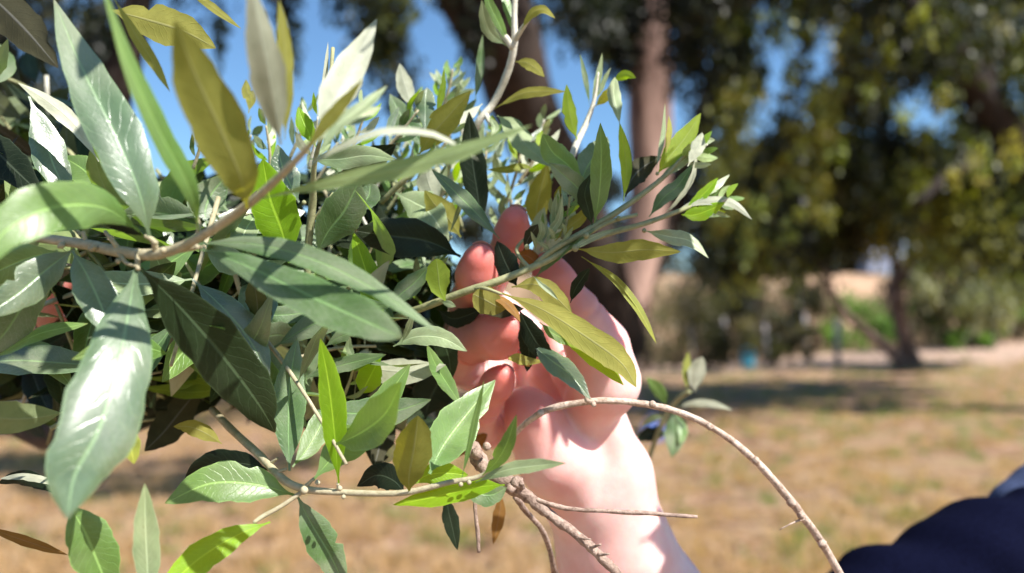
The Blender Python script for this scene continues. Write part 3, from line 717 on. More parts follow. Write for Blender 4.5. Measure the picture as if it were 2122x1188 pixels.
t.links.new(math_n(t, 'ADD', math_n(t, 'ADD', math_n(t, 'MULTIPLY', n2, 0.5), math_n(t, 'MULTIPLY', n1, 3.0)), math_n(t, 'MULTIPLY', vo.outputs['Distance'], 0.5)), bp.inputs['Height']); t.links.new(bp.outputs[0], pb.inputs['Normal'])
out = N(t, 'ShaderNodeOutputMaterial'); t.links.new(pb.outputs[0], out.inputs[0])
PERS = empty('person', Vector((0.15, 0.25, 0)), 'person with bare wrist and navy trousers, right hand closed round an olive branch', 'person')
bd = fast_mesh('body', Vh, Fh, sk, PERS, smooth=True, cols=np.stack([bl, bl, bl, np.ones_like(bl)], 1))
sm = bd.modifiers.new('s', 'SMOOTH'); sm.factor = 0.5; sm.iterations = 2
# nails on the far side of the fingertips
M_NAIL = simple_mat('nail', (0.72, 0.46, 0.42), (0.80, 0.56, 0.50), 90, 0.25)
for f in FING + [THUMB]:
    tip = Vector(f[0][0]); nx_ = Vector(f[2][0]); ax_ = (tip-nx_).normalized(); r = f[0][1]
    back = (tip-CAMP).normalized(); back = (back-ax_*back.dot(ax_)).normalized(); sd_ = ax_.cross(back)
    V, F = [], []
    for i in range(7):
        for j in range(7):
            u = (i/6-.5)*1.3; v = j/6
            V.append(tip + ax_*(r*(0.55-1.2*v)) + (back*math.cos(u*1.1)+sd_*math.sin(u*1.1))*r*(1.0-0.12*(1-v)*abs(u)) + back*r*0.05)
    for i in range(6):
        for j in range(6): F.append((i*7+j, i*7+j+1, (i+1)*7+j+1, (i+1)*7+j))
    link('fingernail', V, F, M_NAIL, PERS)
# trousers: bent knee at lower right, and mauve cuff beside the wrist
M_NAVY = simple_mat('navy_denim', (0.0012, 0.0014, 0.006), (0.004, 0.005, 0.018), 900, 0.95, 0.0004, spec=0.03)
M_NAVL = simple_mat('sunlit_denim', (0.015, 0.022, 0.06), (0.05, 0.075, 0.16), 500, 0.85, 0.0004)  # lighter blue on the knee: sunlight on the navy put into the colour
M_MAUVE = simple_mat('mauve_cloth', (0.055, 0.026, 0.040), (0.09, 0.045, 0.065), 300, 0.9, 0.0005)
def cloth(name, js, mat, k=.03, vox=.004, amp=.002, fm=None):
    lo, hi = bounds(js, .02)
    V, F = sdf_body(lambda Q: chain_sdf(Q, js, k) + amp*np.sin(Q[..., 0]*90+Q[..., 1]*40)*np.sin(Q[..., 2]*110+Q[..., 1]*30), lo, hi, vox)
    return fast_mesh(name, V, F, mat, PERS, smooth=True)
cloth('trouser_leg', [J_(2150, 1105, .62, 96), J_(2010, 1180, .60, 108), J_(1850, 1290, .58, 128), J_(1750, 1420, .55, 170)], M_NAVY, .03, .004, .003)
cloth('trouser_leg', [J_(2150, 1190, .66, 150), J_(2100, 1420, .60, 250)], M_NAVY, .06, .005, .003)
cloth('trouser_knee', [J_(2104, 1050, .66, 50), J_(2190, 1040, .66, 70), J_(2300, 1050, .68, 80)], M_NAVL, .03, .003, .0015)
cloth('sleeve', [J_(1330, 1345, .475, 165), J_(1440, 1480, .48, 185), J_(1560, 1700, .50, 200)], M_MAUVE, .03, .003, .001)

# ------------------------------------------------------------------ the olive tree in front
tb = Vector((-0.95, 0.95, 0.0))
TREE = empty('olive_tree', tb, 'leafy olive tree in front, grey-green and lime leaves on pale stems held by the hand', 'tree')
tr_pts = catmull([tb-Vector((0, 0, .15)), tb+Vector((.03, -.02, .35)), tb+Vector((.10, -.05, .8)), tb+Vector((.12, -.12, 1.25)), tb+Vector((.2, -.2, 1.75))], 16)
lm = [(tr_pts, list(np.linspace(.085, .035, 16))),
      (catmull([tr_pts[9], P(-300, 700, .75), P(-120, 560, .5)], 10), list(np.linspace(.035, .006, 10))),
      (catmull([tr_pts[8], P(-250, 860, .8), P(120, 900, .66), P(430, 830, .50)], 12), list(np.linspace(.03, .004, 12))),
      (catmull([tr_pts[11], P(-300, 300, .7), P(0, 300, .5)], 10), list(np.linspace(.03, .005, 10)))]
tubes('trunk', lm, M_TRUNK, TREE, 10, .07, 4)

def leaf_geom(cen, W, side='T', roll=0.0, fold=0.18, curl=0.0, twist=0.0, pet=0.08, nl=18, nw=8, up=None, seed=0, blunt=0.0):
    """cen: list of 3-D centreline points base->tip (metres); W full width; top face looks at the camera when side=='T'."""
    rr = random.Random(seed); pts = catmull(cen, nl+1); V, UV, F = [], [], []
    ph = rr.uniform(0, 6.28); fr = rr.uniform(5, 9); am = rr.uniform(0.02, 0.06); blunt += rr.uniform(-.12, .18)
    bt, bs, ba = rr.uniform(.3, .9), rr.choice((-1, 1)), (rr.uniform(.25, .6) if rr.random() < .22 else 0)
    for i, p in enumerate(pts):
        t_ = i/nl; tan = (pts[min(i+1, nl)]-pts[max(i-1, 0)]).normalized()
        vd = (p-CAMP).normalized() if up is None else -Vector(up)
        s = tan.cross(vd)
        s = s.normalized() if s.length > 1e-4 else tan.orthogonal().normalized()
        n_ = s.cross(tan).normalized()          # either toward or away from the camera
        if n_.dot(vd) > 0: n_ = -n_             # toward the camera
        a = R(roll) + R(twist)*(t_-0.5)
        if side == 'U': n_ = -n_
        s = tan.cross(n_).normalized()
        s, n_ = s*math.cos(a)+n_*math.sin(a), n_*math.cos(a)-s*math.sin(a)
        u = max(0.0, (t_-pet)/(1-pet))
        prof = (math.sin(math.pi*u**(0.92+blunt*0.5))**(0.85-0.25*blunt)) if 0 < u < 1 else 0.0
        hw = max(W*0.5*prof, W*0.035*(1 if t_ < 0.95 else 0.4))
        for j in range(nw+1):
            x = j/nw*2-1
            wv = am*W*math.sin(fr*t_+ph+(1.3 if x > 0 else 0))*x*x
            hgt = fold*hw*abs(x)**1.25 + curl*hw*x*x*x*x + wv*prof; ed = 1 + (.05*math.sin(t_*23+ph*2+x)+.03*math.sin(t_*51+ph))*abs(x)**3 - (ba*math.exp(-((t_-bt)/.028)**2)*abs(x)**2 if x*bs > 0 else 0)
            if abs(x) < 0.05 : hgt -= 0.0
            V.append(p + s*(hw*x*ed) + n_*hgt); UV.append((x*0.5+0.5, t_))
    m = nw+1
    for i in range(nl):
        for j in range(nw): F.append((i*m+j, i*m+j+1, (i+1)*m+j+1, (i+1)*m+j))
    # make sure the faces' front is the top side
    a_, b_, c_ = V[F[nl//2*nw][0]], V[F[nl//2*nw][1]], V[F[nl//2*nw][2]]
    return V, F, UV
def check_dir(V, F, nl, nw):
    return F
lc = [0]
def leaf(parent, mat, side, w, d0, d1, pts, roll=0, fold=0.16, curl=-0.1, twist=0, bow=0.0, pet=0.07, blunt=0.0, glare=0.0):
    n = len(pts); cen = []; d = d0
    for i, (x, y) in enumerate(pts):
        f = i/(n-1)
        if glare and i:
            pv = cen[-1]; vw = (CAMP-pv).normalized(); H = (vw+TS).normalized(); nw_ = P(x, y, d); dl = nw_-pv
            fw = (nw_-CAMP).normalized(); k_ = -dl.dot(H)/fw.dot(H); d += k_*glare*0.93
            cen.append(P(x, y, d)); continue
        d = d0+(d1-d0)*f - bow*math.sin(math.pi*f) if not glare else d0; cen.append(P(x, y, d))
    if len(cen) == 2:
        m_ = (cen[0]+cen[1])/2 + (CAMP-cen[0]).normalized()*0.002; cen = [cen[0], m_, cen[1]]
    lc[0] += 1
    mid = len(cen)//2; tan = (cen[mid]-cen[mid-1]).normalized(); nn = (CAMP-cen[mid]).normalized(); nn = (nn-tan*nn.dot(tan)).normalized()
    sg = nn*(-1 if side == 'U' else 1); ss = tan.cross(sg).normalized(); a_ = R(abs(roll))
    best = (sg*math.cos(a_)-ss*math.sin(a_)).dot(TS)*(-1 if side == 'U' else 1) >= (sg*math.cos(a_)+ss*math.sin(a_)).dot(TS)*(-1 if side == 'U' else 1)
    if glare:
        vw = (CAMP-cen[mid]).normalized(); H = (vw+TS).normalized(); H = (H-tan*H.dot(tan)).normalized(); d1 = d
        roll = math.degrees(math.acos(max(-1, min(1, H.dot(nn)))))*glare
    roll = abs(roll)*(1 if best else -1)*(-1 if mat in 'DF' else 1)
    W = w*(d0+d1)/2/FPX*(0.93 if w > 50 else 1); twist += random.Random(lc[0]*7).uniform(-16, 16)
    big = w > 30
    V, F, UV = leaf_geom(cen, W, side, roll, fold, curl, twist, pet, 20 if big else 12, 10 if big else 6, None, lc[0], blunt)
    return link('leaf', V, F, LM[mat], parent, uv=UV)
def branch(pp, mat, label=None, extra=(), wob=0.05, buds=(), seed=1):
    """pp: (px,py,d,rpx)"""
    n = max(10, len(pp)*5); sp = [limb(pp, n)]
    for e in extra: sp.append(limb(e, max(8, len(e)*3)))
    for (x, y, d, r) in buds:
        c = P(x, y, d); rr = r*d/FPX
        sp.append(([c+Vector((0, 0, -rr)), c+Vector((0, 0, -rr*.5)), c, c+Vector((0, 0, rr*.6)), c+Vector((0, 0, rr))], [rr*.3, rr*.85, rr, rr*.75, rr*.2]))
    o = tubes('branch', sp, mat, TREE, 10, wob, seed)
    if label: o['label'] = label
    return o

# -- branch A: the front stem, lower left to upper centre
A = branch([(-80, 470, .34, 9), (60, 490, .32, 10), (180, 507, .305, 11), (250, 522, .295, 12), (325, 527, .288, 12), (400, 500, .28, 10), (500, 435, .268, 10), (562, 383, .26, 9), (625, 320, .25, 7), (668, 268, .245, 5)], M_TSTEM,
    extra=[[(325, 527, .288, 7), (318, 500, .285, 6), (300, 488, .284, 4)], [(250, 522, .295, 6), (232, 498, .294, 5), (218, 480, .296, 4)], [(285, 527, .29, 6), (286, 560, .288, 5)],
           [(405, 497, .28, 6), (412, 470, .278, 5), (395, 400, .28, 3)], [(180, 507, .305, 5), (172, 480, .305, 4)], [(330, 527, .286, 6), (400, 515, .284, 5), (418, 512, .282, 3)],
           [(140, 502, .31, 7), (122, 512, .305, 4)], [(190, 515, .303, 8), (196, 516, .30, 5)], [(248, 524, .294, 6), (262, 545, .29, 4), (284, 552, .288, 3)]],
    buds=[(338, 519, .281, 7), (322, 503, .283, 6), (408, 512, .276, 6), (245, 541, .291, 6), (196, 513, .298, 6), (128, 509, .303, 7)])
leaf(A, 'S', 'T', 108, .284, .30, [(310, 492), (290, 400), (238, 275), (170, 140), (112, 0)], roll=-8, bow=.01)
leaf(A, 'M', 'T', 60, .272, .225, [(412, 478), (395, 395), (330, 270), (262, 120), (205, -50)], roll=38, bow=.004, twist=-30)
leaf(A, 'Y', 'U', 120, .262, .215, [(512, 432), (500, 372), (455, 265), (402, 150), (362, 42)], roll=10, fold=.12)
leaf(A, 'P', 'U', 84, .250, .222, [(582, 300), (566, 205), (546, 100), (515, -50)], roll=-20, fold=.28)
leaf(A, 'Y', 'U', 44, .262, .246, [(590, 290), (594, 200), (590, 100), (578, 0)], roll=40, fold=.1)
leaf(A, 'P', 'U', 78, .262, .285, [(668, 285), (690, 212), (732, 130), (781, 40)], roll=12)
leaf(A, 'Y', 'U', 32, .246, .24, [(635, 312), (670, 262), (710, 215), (752, 165)], roll=25)
leaf(A, 'P', 'T', 30, .248, .262, [(655, 330), (700, 262), (760, 215), (802, 178)], roll=30)
leaf(A, 'P', 'T', 34, .25, .27, [(650, 300), (700, 255), (745, 240), (790, 222)], roll=20)
leaf(A, 'P', 'U', 25, .262, .255, [(600, 368), (690, 312), (790, 272), (900, 278), (992, 332)], roll=55, bow=.012)
leaf(A, 'M', 'U', 44, .262, .240, [(540, 412), (690, 378), (850, 345), (980, 305), (1102, 260)], roll=15, twist=40, fold=.1)
leaf(A, 'M', 'T', 112, .29, .235, [(290, 480), (215, 430), (110, 430), (10, 480), (-60, 580)], roll=-14, bow=.01, fold=.1)
leaf(A, 'D', 'T', 40, .295, .28, [(305, 492), (260, 470), (210, 440), (160, 412)], roll=30)  # shade strip of the arched leaf, drawn as a separate dark leaf
leaf(A, 'S', 'T', 160, .292, .240, [(284, 545), (268, 640), (245, 760), (205, 890), (155, 985), (140, 1075)], roll=10, bow=.012, fold=.06, curl=-.2)
leaf(A, 'F', 'T', 124, .288, .33, [(290, 556), (370, 632), (460, 735), (535, 835), (570, 896)], roll=-6, fold=.14)
leaf(A, 'G', 'T', 100, .284, .255, [(412, 515), (505, 548), (640, 612), (750, 662), (834, 700)], roll=-18, blunt=.6, fold=.1)
leaf(A, 'G', 'T', 56, .288, .268, [(408, 505), (520, 505), (650, 538), (780, 602), (912, 692)], roll=22, fold=.15)
leaf(A, 'S', 'T', 84, .31, .33, [(155, 515), (95, 560), (35, 610), (-40, 660)], glare=.85, fold=.08)
leaf(A, 'S', 'T', 84, .30, .335, [(150, 520), (180, 570), (212, 640), (235, 705)], glare=.9, fold=.06)
leaf(A, 'S', 'T', 74, .345, .36, [(60, 200), (92, 280), (112, 345), (150, 425)], glare=.9, fold=.06)
leaf(A, 'P', 'U', 36, .335, .33, [(205, 335), (160, 265), (105, 215), (38, 172)], roll=20)
leaf(A, 'D', 'T', 78, .34, .33, [(-80, 230), (-20, 300), (30, 350), (85, 402)], roll=0)
leaf(A, 'M', 'T', 70, .31, .33, [(120, 520), (60, 535), (0, 560), (-60, 600)], roll=-10)
leaf(A, 'G', 'T', 90, .31, .33, [(130, 560), (60, 620), (10, 690), (-40, 740)], roll=10)
leaf(A, 'D', 'U', 90, .32, .31, [(-80, -60), (0, 10), (60, 70), (120, 140)], roll=0)
leaf(A, 'Y', 'U', 84, .33, .345, [(225, 20), (300, 40), (380, 65), (447, 100)], roll=-12)
leaf(A, 'Y', 'U', 28, .29, .30, [(232, -10), (280, 70), (318, 130), (352, 190)], roll=28)
leaf(A, 'Y', 'U', 18, .32, .33, [(380, -30), (420, 0), (460, 30), (500, 60)], roll=20)
leaf(A, 'D', 'T', 34, .32, .33, [(395, 400), (372, 340), (345, 290), (318, 232)], roll=30)  # dark stripe for the shaded edge of the narrow leaf, drawn as a leaf

# -- branch B: lower centre sprig
B = branch([(440, 850, .40, 8), (490, 900, .37, 8), (540, 945, .345, 8), (580, 988, .335, 8.5), (625, 1012, .332, 8), (700, 1020, .33, 7), (830, 1022, .325, 6.5), (930, 1000, .322, 6), (1000, 985, .32, 5), (1045, 940, .316, 4)], M_TSTEM,
    extra=[[(628, 1018, .332, 5), (585, 1048, .33, 4.5), (545, 1070, .328, 5), (525, 1084, .326, 4)], [(570, 980, .336, 4), (594, 972, .334, 3)], [(632, 1010, .332, 5), (650, 992, .331, 3)],
           [(702, 1020, .33, 4), (700, 1002, .328, 3)], [(555, 965, .34, 4), (575, 950, .338, 3)]],
    buds=[(630, 1016, .327, 9), (712, 1030, .327, 5), (704, 1012, .325, 6), (955, 1004, .318, 5), (972, 1000, .318, 5), (658, 1000, .328, 6)])
leaf(B, 'M', 'T', 92, .334, .32, [(610, 1026), (530, 1004), (435, 1002), (342, 1043)], roll=-16)
leaf(B, 'D', 'T', 60, .342, .36, [(560, 975), (500, 960), (430, 965), (380, 1002)], roll=0)
leaf(B, 'G', 'T', 74, .334, .345, [(615, 1026), (648, 1090), (684, 1150), (715, 1215)], roll=8)
leaf(B, 'G', 'T', 72, .334, .35, [(600, 976), (598, 885), (602, 790), (616, 700)], roll=-6)
leaf(B, 'M', 'T', 50, .34, .36, [(606, 968), (640, 925), (668, 875), (700, 810)], roll=0)
leaf(B, 'L', 'T', 62, .328, .31, [(702, 1002), (694, 905), (682, 800), (664, 702)], roll=-22, fold=.3)
leaf(B, 'M', 'T', 92, .333, .345, [(648, 996), (705, 930), (770, 865), (850, 755)], roll=6)
leaf(B, 'Y', 'U', 84, .324, .305, [(848, 1022), (848, 985), (858, 925), (866, 862)], roll=-4, blunt=.4, fold=.25)
leaf(B, 'M', 'T', 98, .322, .312, [(890, 982), (918, 925), (965, 862), (1026, 788)], glare=.8, fold=.30)
leaf(B, 'M', 'T', 20, .318, .308, [(957, 990), (972, 925), (988, 850), (1003, 788)], roll=45, fold=.3)
leaf(B, 'L', 'T', 48, .32, .325, [(1046, 1005), (985, 1010), (900, 1030), (815, 1046)], roll=-18)
leaf(B, 'L', 'T', 44, .326, .33, [(855, 1005), (885, 985), (925, 980), (970, 985)], roll=0)
leaf(B, 'D', 'T', 58, .33, .345, [(840, 1022), (815, 995), (780, 985), (740, 1008)], roll=0)
leaf(B, 'G', 'T', 48, .33, .33, [(960, 1010), (990, 1022), (1020, 1025), (1050, 1010)], roll=0)
leaf(B, 'P', 'T', 32, .318, .30, [(985, 1000), (1045, 975), (1110, 965), (1172, 960)], roll=24)
leaf(B, 'M', 'T', 36, .318, .302, [(1000, 985), (1030, 955), (1052, 915), (1070, 860)], roll=20)
leaf(B, 'L', 'T', 70, .326, .30, [(560, 1082), (490, 1110), (410, 1160), (335, 1230)], roll=14, blunt=.7)
leaf(B, 'P', 'T', 56, .29, .285, [(308, 1290), (306, 1180), (302, 1090), (300, 1002)], roll=-4)
leaf(B, 'M', 'T', 100, .30, .31, [(140, 1040), (175, 1100), (205, 1170), (240, 1260)], roll=8, fold=.2)
leaf(B, 'D', 'T', 34, .35, .36, [(130, 1030), (85, 1000), (40, 990), (-5, 1002)], roll=20)
leaf(B, 'P', 'U', 20, .345, .355, [(135, 1015), (90, 995), (40, 987), (0, 992)], roll=40)
leaf(B, 'O', 'U', 22, .34, .35, [(-30, 1090), (20, 1110), (80, 1130), (140, 1150)], roll=20)
leaf(B, 'Y', 'U', 34, .35, .36, [(460, 920), (430, 900), (395, 885), (360, 884)], roll=10)
leaf(B, 'Y', 'T', 42, .29, .288, [(250, 870), (262, 900), (272, 930), (278, 962)], roll=20)

# -- branch C: the branch in the fingers
Cb = branch([(700, 700, .42, 8), (790, 668, .40, 8), (870, 640, .38, 8), (960, 606, .372, 8), (1040, 580, .37, 8), (1130, 542, .372, 7.5), (1200, 505, .375, 7), (1270, 482, .378, 6), (1340, 462, .38, 5.5), (1400, 440, .385, 5), (1440, 425, .39, 3)], M_GSTEM,
    extra=[[(1110, 548, .372, 6), (1150, 515, .372, 6), (1230, 470, .375, 7), (1300, 425, .38, 6), (1370, 372, .386, 5), (1410, 330, .39, 4), (1445, 298, .395, 3)],
           [(1195, 500, .374, 4), (1260, 462, .372, 4), (1320, 445, .378, 4)], [(985, 600, .366, 3), (1005, 598, .36, 4), (1040, 610, .358, 3)],
           [(1100, 560, .37, 5), (1070, 520, .375, 4), (1092, 490, .378, 3)]],
    buds=[(1192, 514, .368, 8), (1215, 488, .368, 7), (1282, 453, .372, 6), (1335, 478, .375, 5), (1092, 512, .366, 6), (1362, 360, .383, 4)])
leaf(Cb, 'Y', 'U', 46, .373, .352, [(1195, 516), (1265, 524), (1335, 518), (1410, 522)], roll=8)
leaf(Cb, 'Y', 'T', 24, .372, .36, [(1205, 532), (1275, 580), (1325, 645), (1360, 712)], roll=38)
leaf(Cb, 'Y', 'U', 66, .36, .34, [(1040, 608), (1130, 645), (1235, 712), (1290, 755), (1318, 802)], roll=-14)
leaf(Cb, 'L', 'U', 44, .365, .348, [(1150, 665), (1190, 700), (1240, 745), (1292, 798)], roll=-10)
leaf(Cb, 'Y', 'U', 44, .366, .356, [(1060, 595), (1110, 590), (1150, 615), (1185, 650)], roll=10)
leaf(Cb, 'S', 'T', 46, .372, .36, [(1105, 715), (1140, 745), (1185, 780), (1224, 828)], roll=-6)
leaf(Cb, 'D', 'T', 46, .372, .37, [(1075, 640), (1095, 680), (1120, 720), (1150, 745)], roll=20)
leaf(Cb, 'M', 'T', 28, .366, .358, [(1118, 668), (1145, 690), (1175, 705), (1205, 720)], roll=20)
leaf(Cb, 'D', 'T', 26, .365, .356, [(1182, 628), (1192, 600), (1208, 575), (1222, 556)], roll=10)
leaf(Cb, 'P', 'T', 11, .36, .355, [(1105, 572), (1122, 590), (1140, 605), (1157, 622)], roll=10, fold=.4)
leaf(Cb, 'Y', 'U', 62, .366, .36, [(1055, 640), (1030, 635), (1005, 622), (980, 610)], roll=0, blunt=.8)
leaf(Cb, 'L', 'U', 54, .372, .365, [(925, 628), (912, 600), (908, 570), (904, 536)], roll=-10, blunt=.9)
leaf(Cb, 'P', 'T', 14, .37, .365, [(915, 626), (930, 630), (945, 636)], roll=0)
leaf(Cb, 'Y', 'U', 22, .378, .37, [(1140, 750), (1090, 748), (1070, 742), (1052, 745)], roll=0)
leaf(Cb, 'O', 'U', 20, .38, .375, [(1052, 738), (1070, 742), (1082, 748), (1098, 760)], roll=0)
leaf(Cb, 'G', 'T', 46, .376, .366, [(1240, 462), (1205, 400), (1170, 365), (1138, 338)], roll=10)
leaf(Cb, 'M', 'T', 54, .385, .378, [(1210, 385), (1180, 345), (1145, 315), (1125, 278)], roll=-10, blunt=.5)
leaf(Cb, 'G', 'T', 62, .386, .40, [(1200, 390), (1215, 350), (1238, 315), (1258, 284)], roll=20)
leaf(Cb, 'M', 'T', 46, .37, .36, [(1232, 462), (1242, 400), (1246, 330), (1244, 255)], roll=-16, fold=.25)
leaf(Cb, 'F', 'T', 36, .374, .37, [(1228, 470), (1218, 430), (1212, 400), (1225, 360)], roll=10)  # dark leaf drawn for the shade beside the bright upright leaf
leaf(Cb, 'P', 'T', 30, .386, .39, [(1285, 262), (1278, 225), (1272, 195), (1274, 160)], roll=20, blunt=.6)
leaf(Cb, 'L', 'U', 26, .382, .386, [(1292, 418), (1298, 360), (1294, 310), (1284, 255)], roll=14)
leaf(Cb, 'D', 'U', 52, .384, .40, [(1296, 408), (1310, 370), (1335, 345), (1370, 325)], roll=0)
leaf(Cb, 'L', 'U', 44, .386, .396, [(1362, 362), (1388, 325), (1420, 285), (1452, 235)], roll=12)
leaf(Cb, 'P', 'T', 12, .384, .39, [(1360, 350), (1368, 310), (1375, 270), (1378, 215)], roll=30)
leaf(Cb, 'Y', 'U', 14, .39, .395, [(1378, 330), (1384, 295), (1388, 265), (1386, 240)], roll=30)
leaf(Cb, 'P', 'T', 22, .386, .395, [(1362, 372), (1395, 350), (1425, 325), (1452, 300)], roll=20)
leaf(Cb, 'P', 'U', 30, .385, .388, [(1425, 345), (1440, 315), (1450, 295), (1455, 275)], roll=0)
leaf(Cb, 'P', 'T', 16, .39, .392, [(1432, 318), (1450, 300), (1466, 292), (1482, 290)], roll=10)
leaf(Cb, 'P', 'U', 20, .386, .392, [(1370, 450), (1410, 410), (1438, 360), (1442, 300)], roll=55)
leaf(Cb, 'G', 'T', 34, .384, .38, [(1345, 450), (1375, 410), (1405, 385), (1435, 340)], roll=20)
leaf(Cb, 'L', 'T', 22, .388, .39, [(1415, 448), (1440, 420), (1468, 392), (1488, 368)], roll=10)
leaf(Cb, 'P', 'T', 16, .388, .395, [(1450, 415), (1475, 395), (1492, 380), (1512, 362)], roll=10)
leaf(Cb, 'L', 'T', 34, .388, .385, [(1412, 445), (1440, 445), (1470, 435), (1502, 420)], roll=-20)
leaf(Cb, 'P', 'U', 22, .39, .384, [(1395, 440), (1450, 418), (1515, 420), (1558, 455)], roll=30)
leaf(Cb, 'P', 'T', 12, .388, .39, [(1450, 436), (1475, 440), (1495, 445), (1514, 450)], roll=0)
leaf(Cb, 'P', 'T', 34, .378, .372, [(1335, 478), (1385, 490), (1430, 500), (1468, 535)], glare=.6, twist=50)
leaf(Cb, 'P', 'T', 14, .37, .368, [(1290, 470), (1240, 488), (1205, 505), (1185, 520)], roll=0)
leaf(Cb, 'P', 'T', 20, .378, .372, [(1140, 505), (1150, 470), (1152, 430), (1158, 392)], roll=20, twist=90)
leaf(Cb, 'P', 'T', 16, .376, .37, [(1130, 510), (1142, 480), (1160, 450), (1165, 400)], roll=0, twist=-90)
leaf(Cb, 'P', 'T', 18, .374, .37, [(1108, 510), (1118, 490), (1122, 475), (1120, 455)], roll=0)
leaf(Cb, 'Y', 'U', 56, .42, .41, [(1118, 480), (1112, 440), (1120, 395), (1135, 340)], roll=0)
leaf(Cb, 'Y', 'U', 26, .38, .376, [(1150, 500), (1180, 470), (1205, 450), (1215, 425)], roll=0)
leaf(Cb, 'D', 'U', 26, .372, .366, [(1085, 520), (1095, 495), (1105, 480), (1115, 465)], roll=0)
leaf(Cb, 'G', 'T', 60, .378, .372, [(1110, 575), (1150, 530), (1190, 500), (1240, 470)], roll=60)
leaf(Cb, 'P', 'U', 54, .405, .40, [(1095, 545), (1125, 515), (1155, 492), (1190, 462)], roll=10)
leaf(Cb, 'P', 'T', 36, .40, .405, [(1130, 520), (1120, 490), (1118, 465), (1128, 430)], roll=10)
leaf(Cb, 'O', 'U', 34, .40, .40, [(1120, 560), (1105, 540), (1090, 530), (1070, 532)], roll=10)
leaf(Cb, 'O', 'U', 24, .365, .362, [(1005, 612), (1040, 622), (1065, 645), (1078, 668)], roll=40)
leaf(Cb, 'D', 'T', 56, .372, .376, [(1072, 596), (1058, 565), (1044, 535), (1030, 500)], roll=20)
leaf(Cb, 'D', 'U', 44, .372, .378, [(985, 602), (1010, 628), (1045, 640), (1085, 640)], roll=10)
leaf(Cb, 'D', 'T', 40, .372, .38, [(1078, 660), (1090, 690), (1096, 730), (1092, 770)], roll=15)
leaf(Cb, 'D', 'T', 40, .39, .392, [(905, 640), (935, 660), (965, 655), (1000, 640)], roll=15)
leaf(Cb, 'F', 'T', 46, .385, .39, [(890, 660), (915, 700), (930, 740), (935, 790)], roll=15)
for (x0, y0, x1, y1) in [(1150, 500, 1135, 470), (1170, 490, 1165, 462), (1140, 520, 1112, 500), (1160, 505, 1188, 470), (1110, 520, 1100, 480)]:
    leaf(Cb, 'P', 'T', 9, .372, .366, [(x0, y0), ((x0+x1)/2+3, (y0+y1)/2), (x1, y1)], roll=rnd.uniform(-30, 30))

# -- branch D: upper pale shoot
Db = branch([(900, 420, .44, 8), (960, 330, .43, 7), (990, 255, .42, 7.5), (1022, 215, .42, 7.5), (1052, 150, .415, 8), (1066, 90, .41, 7), (1066, 40, .41, 6), (1068, -40, .41, 6)], M_WSTEM,
    extra=[[(1064, 100, .41, 8), (1045, 75, .41, 7), (1020, 40, .41, 5)], [(1066, 85, .41, 6), (1082, 60, .405, 5), (1100, 35, .40, 3)], [(1005, 235, .42, 6), (1018, 260, .415, 5)]])
leaf(Db, 'M', 'T', 24, .41, .40, [(1055, 95), (1035, 50), (1015, 10), (1000, -40)], roll=20)
leaf(Db, 'P', 'T', 28, .41, .40, [(1050, 95), (1020, 72), (1005, 40), (998, 0)], roll=0)
leaf(Db, 'M', 'T', 22, .41, .42, [(1062, 70), (1055, 30), (1048, 0), (1040, -60)], roll=30)
leaf(Db, 'Y', 'U', 22, .40, .39, [(1080, 62), (1100, 30), (1125, 20), (1150, 38)], roll=-30)
leaf(Db, 'Y', 'U', 26, .412, .40, [(1068, 128), (1090, 130), (1110, 142), (1128, 160)], roll=-20)
leaf(Db, 'G', 'T', 20, .42, .42, [(984, 210), (992, 160), (996, 120), (1000, 72)], roll=20)
leaf(Db, 'Y', 'U', 26, .42, .40, [(1025, 225), (1080, 195), (1125, 190), (1172, 190)], roll=35)
leaf(Db, 'G', 'U', 50, .42, .40, [(1030, 240), (1060, 260), (1090, 300), (1140, 345)], roll=25)
leaf(Db, 'Y', 'T', 18, .42, .41, [(1110, 350), (1080, 345), (1050, 352), (1010, 352)], roll=20)
leaf(Db, 'D', 'T', 60, .40, .40, [(1000, 480), (990, 400), (978, 320), (972, 232)], roll=-14)
leaf(Db, 'Y', 'U', 62, .40, .385, [(868, 322), (895, 280), (935, 235), (976, 188)], roll=10)
leaf(Db, 'S', 'T', 42, .39, .39, [(880, 280), (882, 240), (882, 215), (885, 182)], glare=1, blunt=.6, fold=.04)
leaf(Db, 'L', 'U', 16, .395, .39, [(905, 245), (912, 210), (918, 180), (920, 142)], roll=20)
leaf(Db, 'P', 'U', 34, .42, .43, [(855, 225), (845, 195), (835, 165), (828, 132)], roll=0)
leaf(Db, 'G', 'T', 50, .41, .42, [(880, 310), (855, 270), (830, 235), (808, 195)], roll=10)
leaf(Db, 'P', 'U', 26, .41, .40, [(1000, 215), (975, 235), (955, 248), (930, 262)], roll=30)
leaf(Db, 'P', 'T', 16, .415, .41, [(1010, 240), (1022, 255), (1026, 268), (1018, 285)], roll=0)
leaf(Db, 'G', 'T', 40, .385, .372, [(1035, 495), (990, 445), (945, 400), (895, 352)], roll=30)
leaf(Db, 'Y', 'U', 60, .40, .39, [(955, 492), (930, 455), (905, 430), (880, 395)], roll=0)
leaf(Db, 'P', 'U', 48, .405, .40, [(905, 430), (895, 400), (885, 370), (880, 335)], roll=0)
leaf(Db, 'P', 'T', 12, .385, .38, [(930, 490), (945, 450), (955, 420), (958, 395)], roll=30)
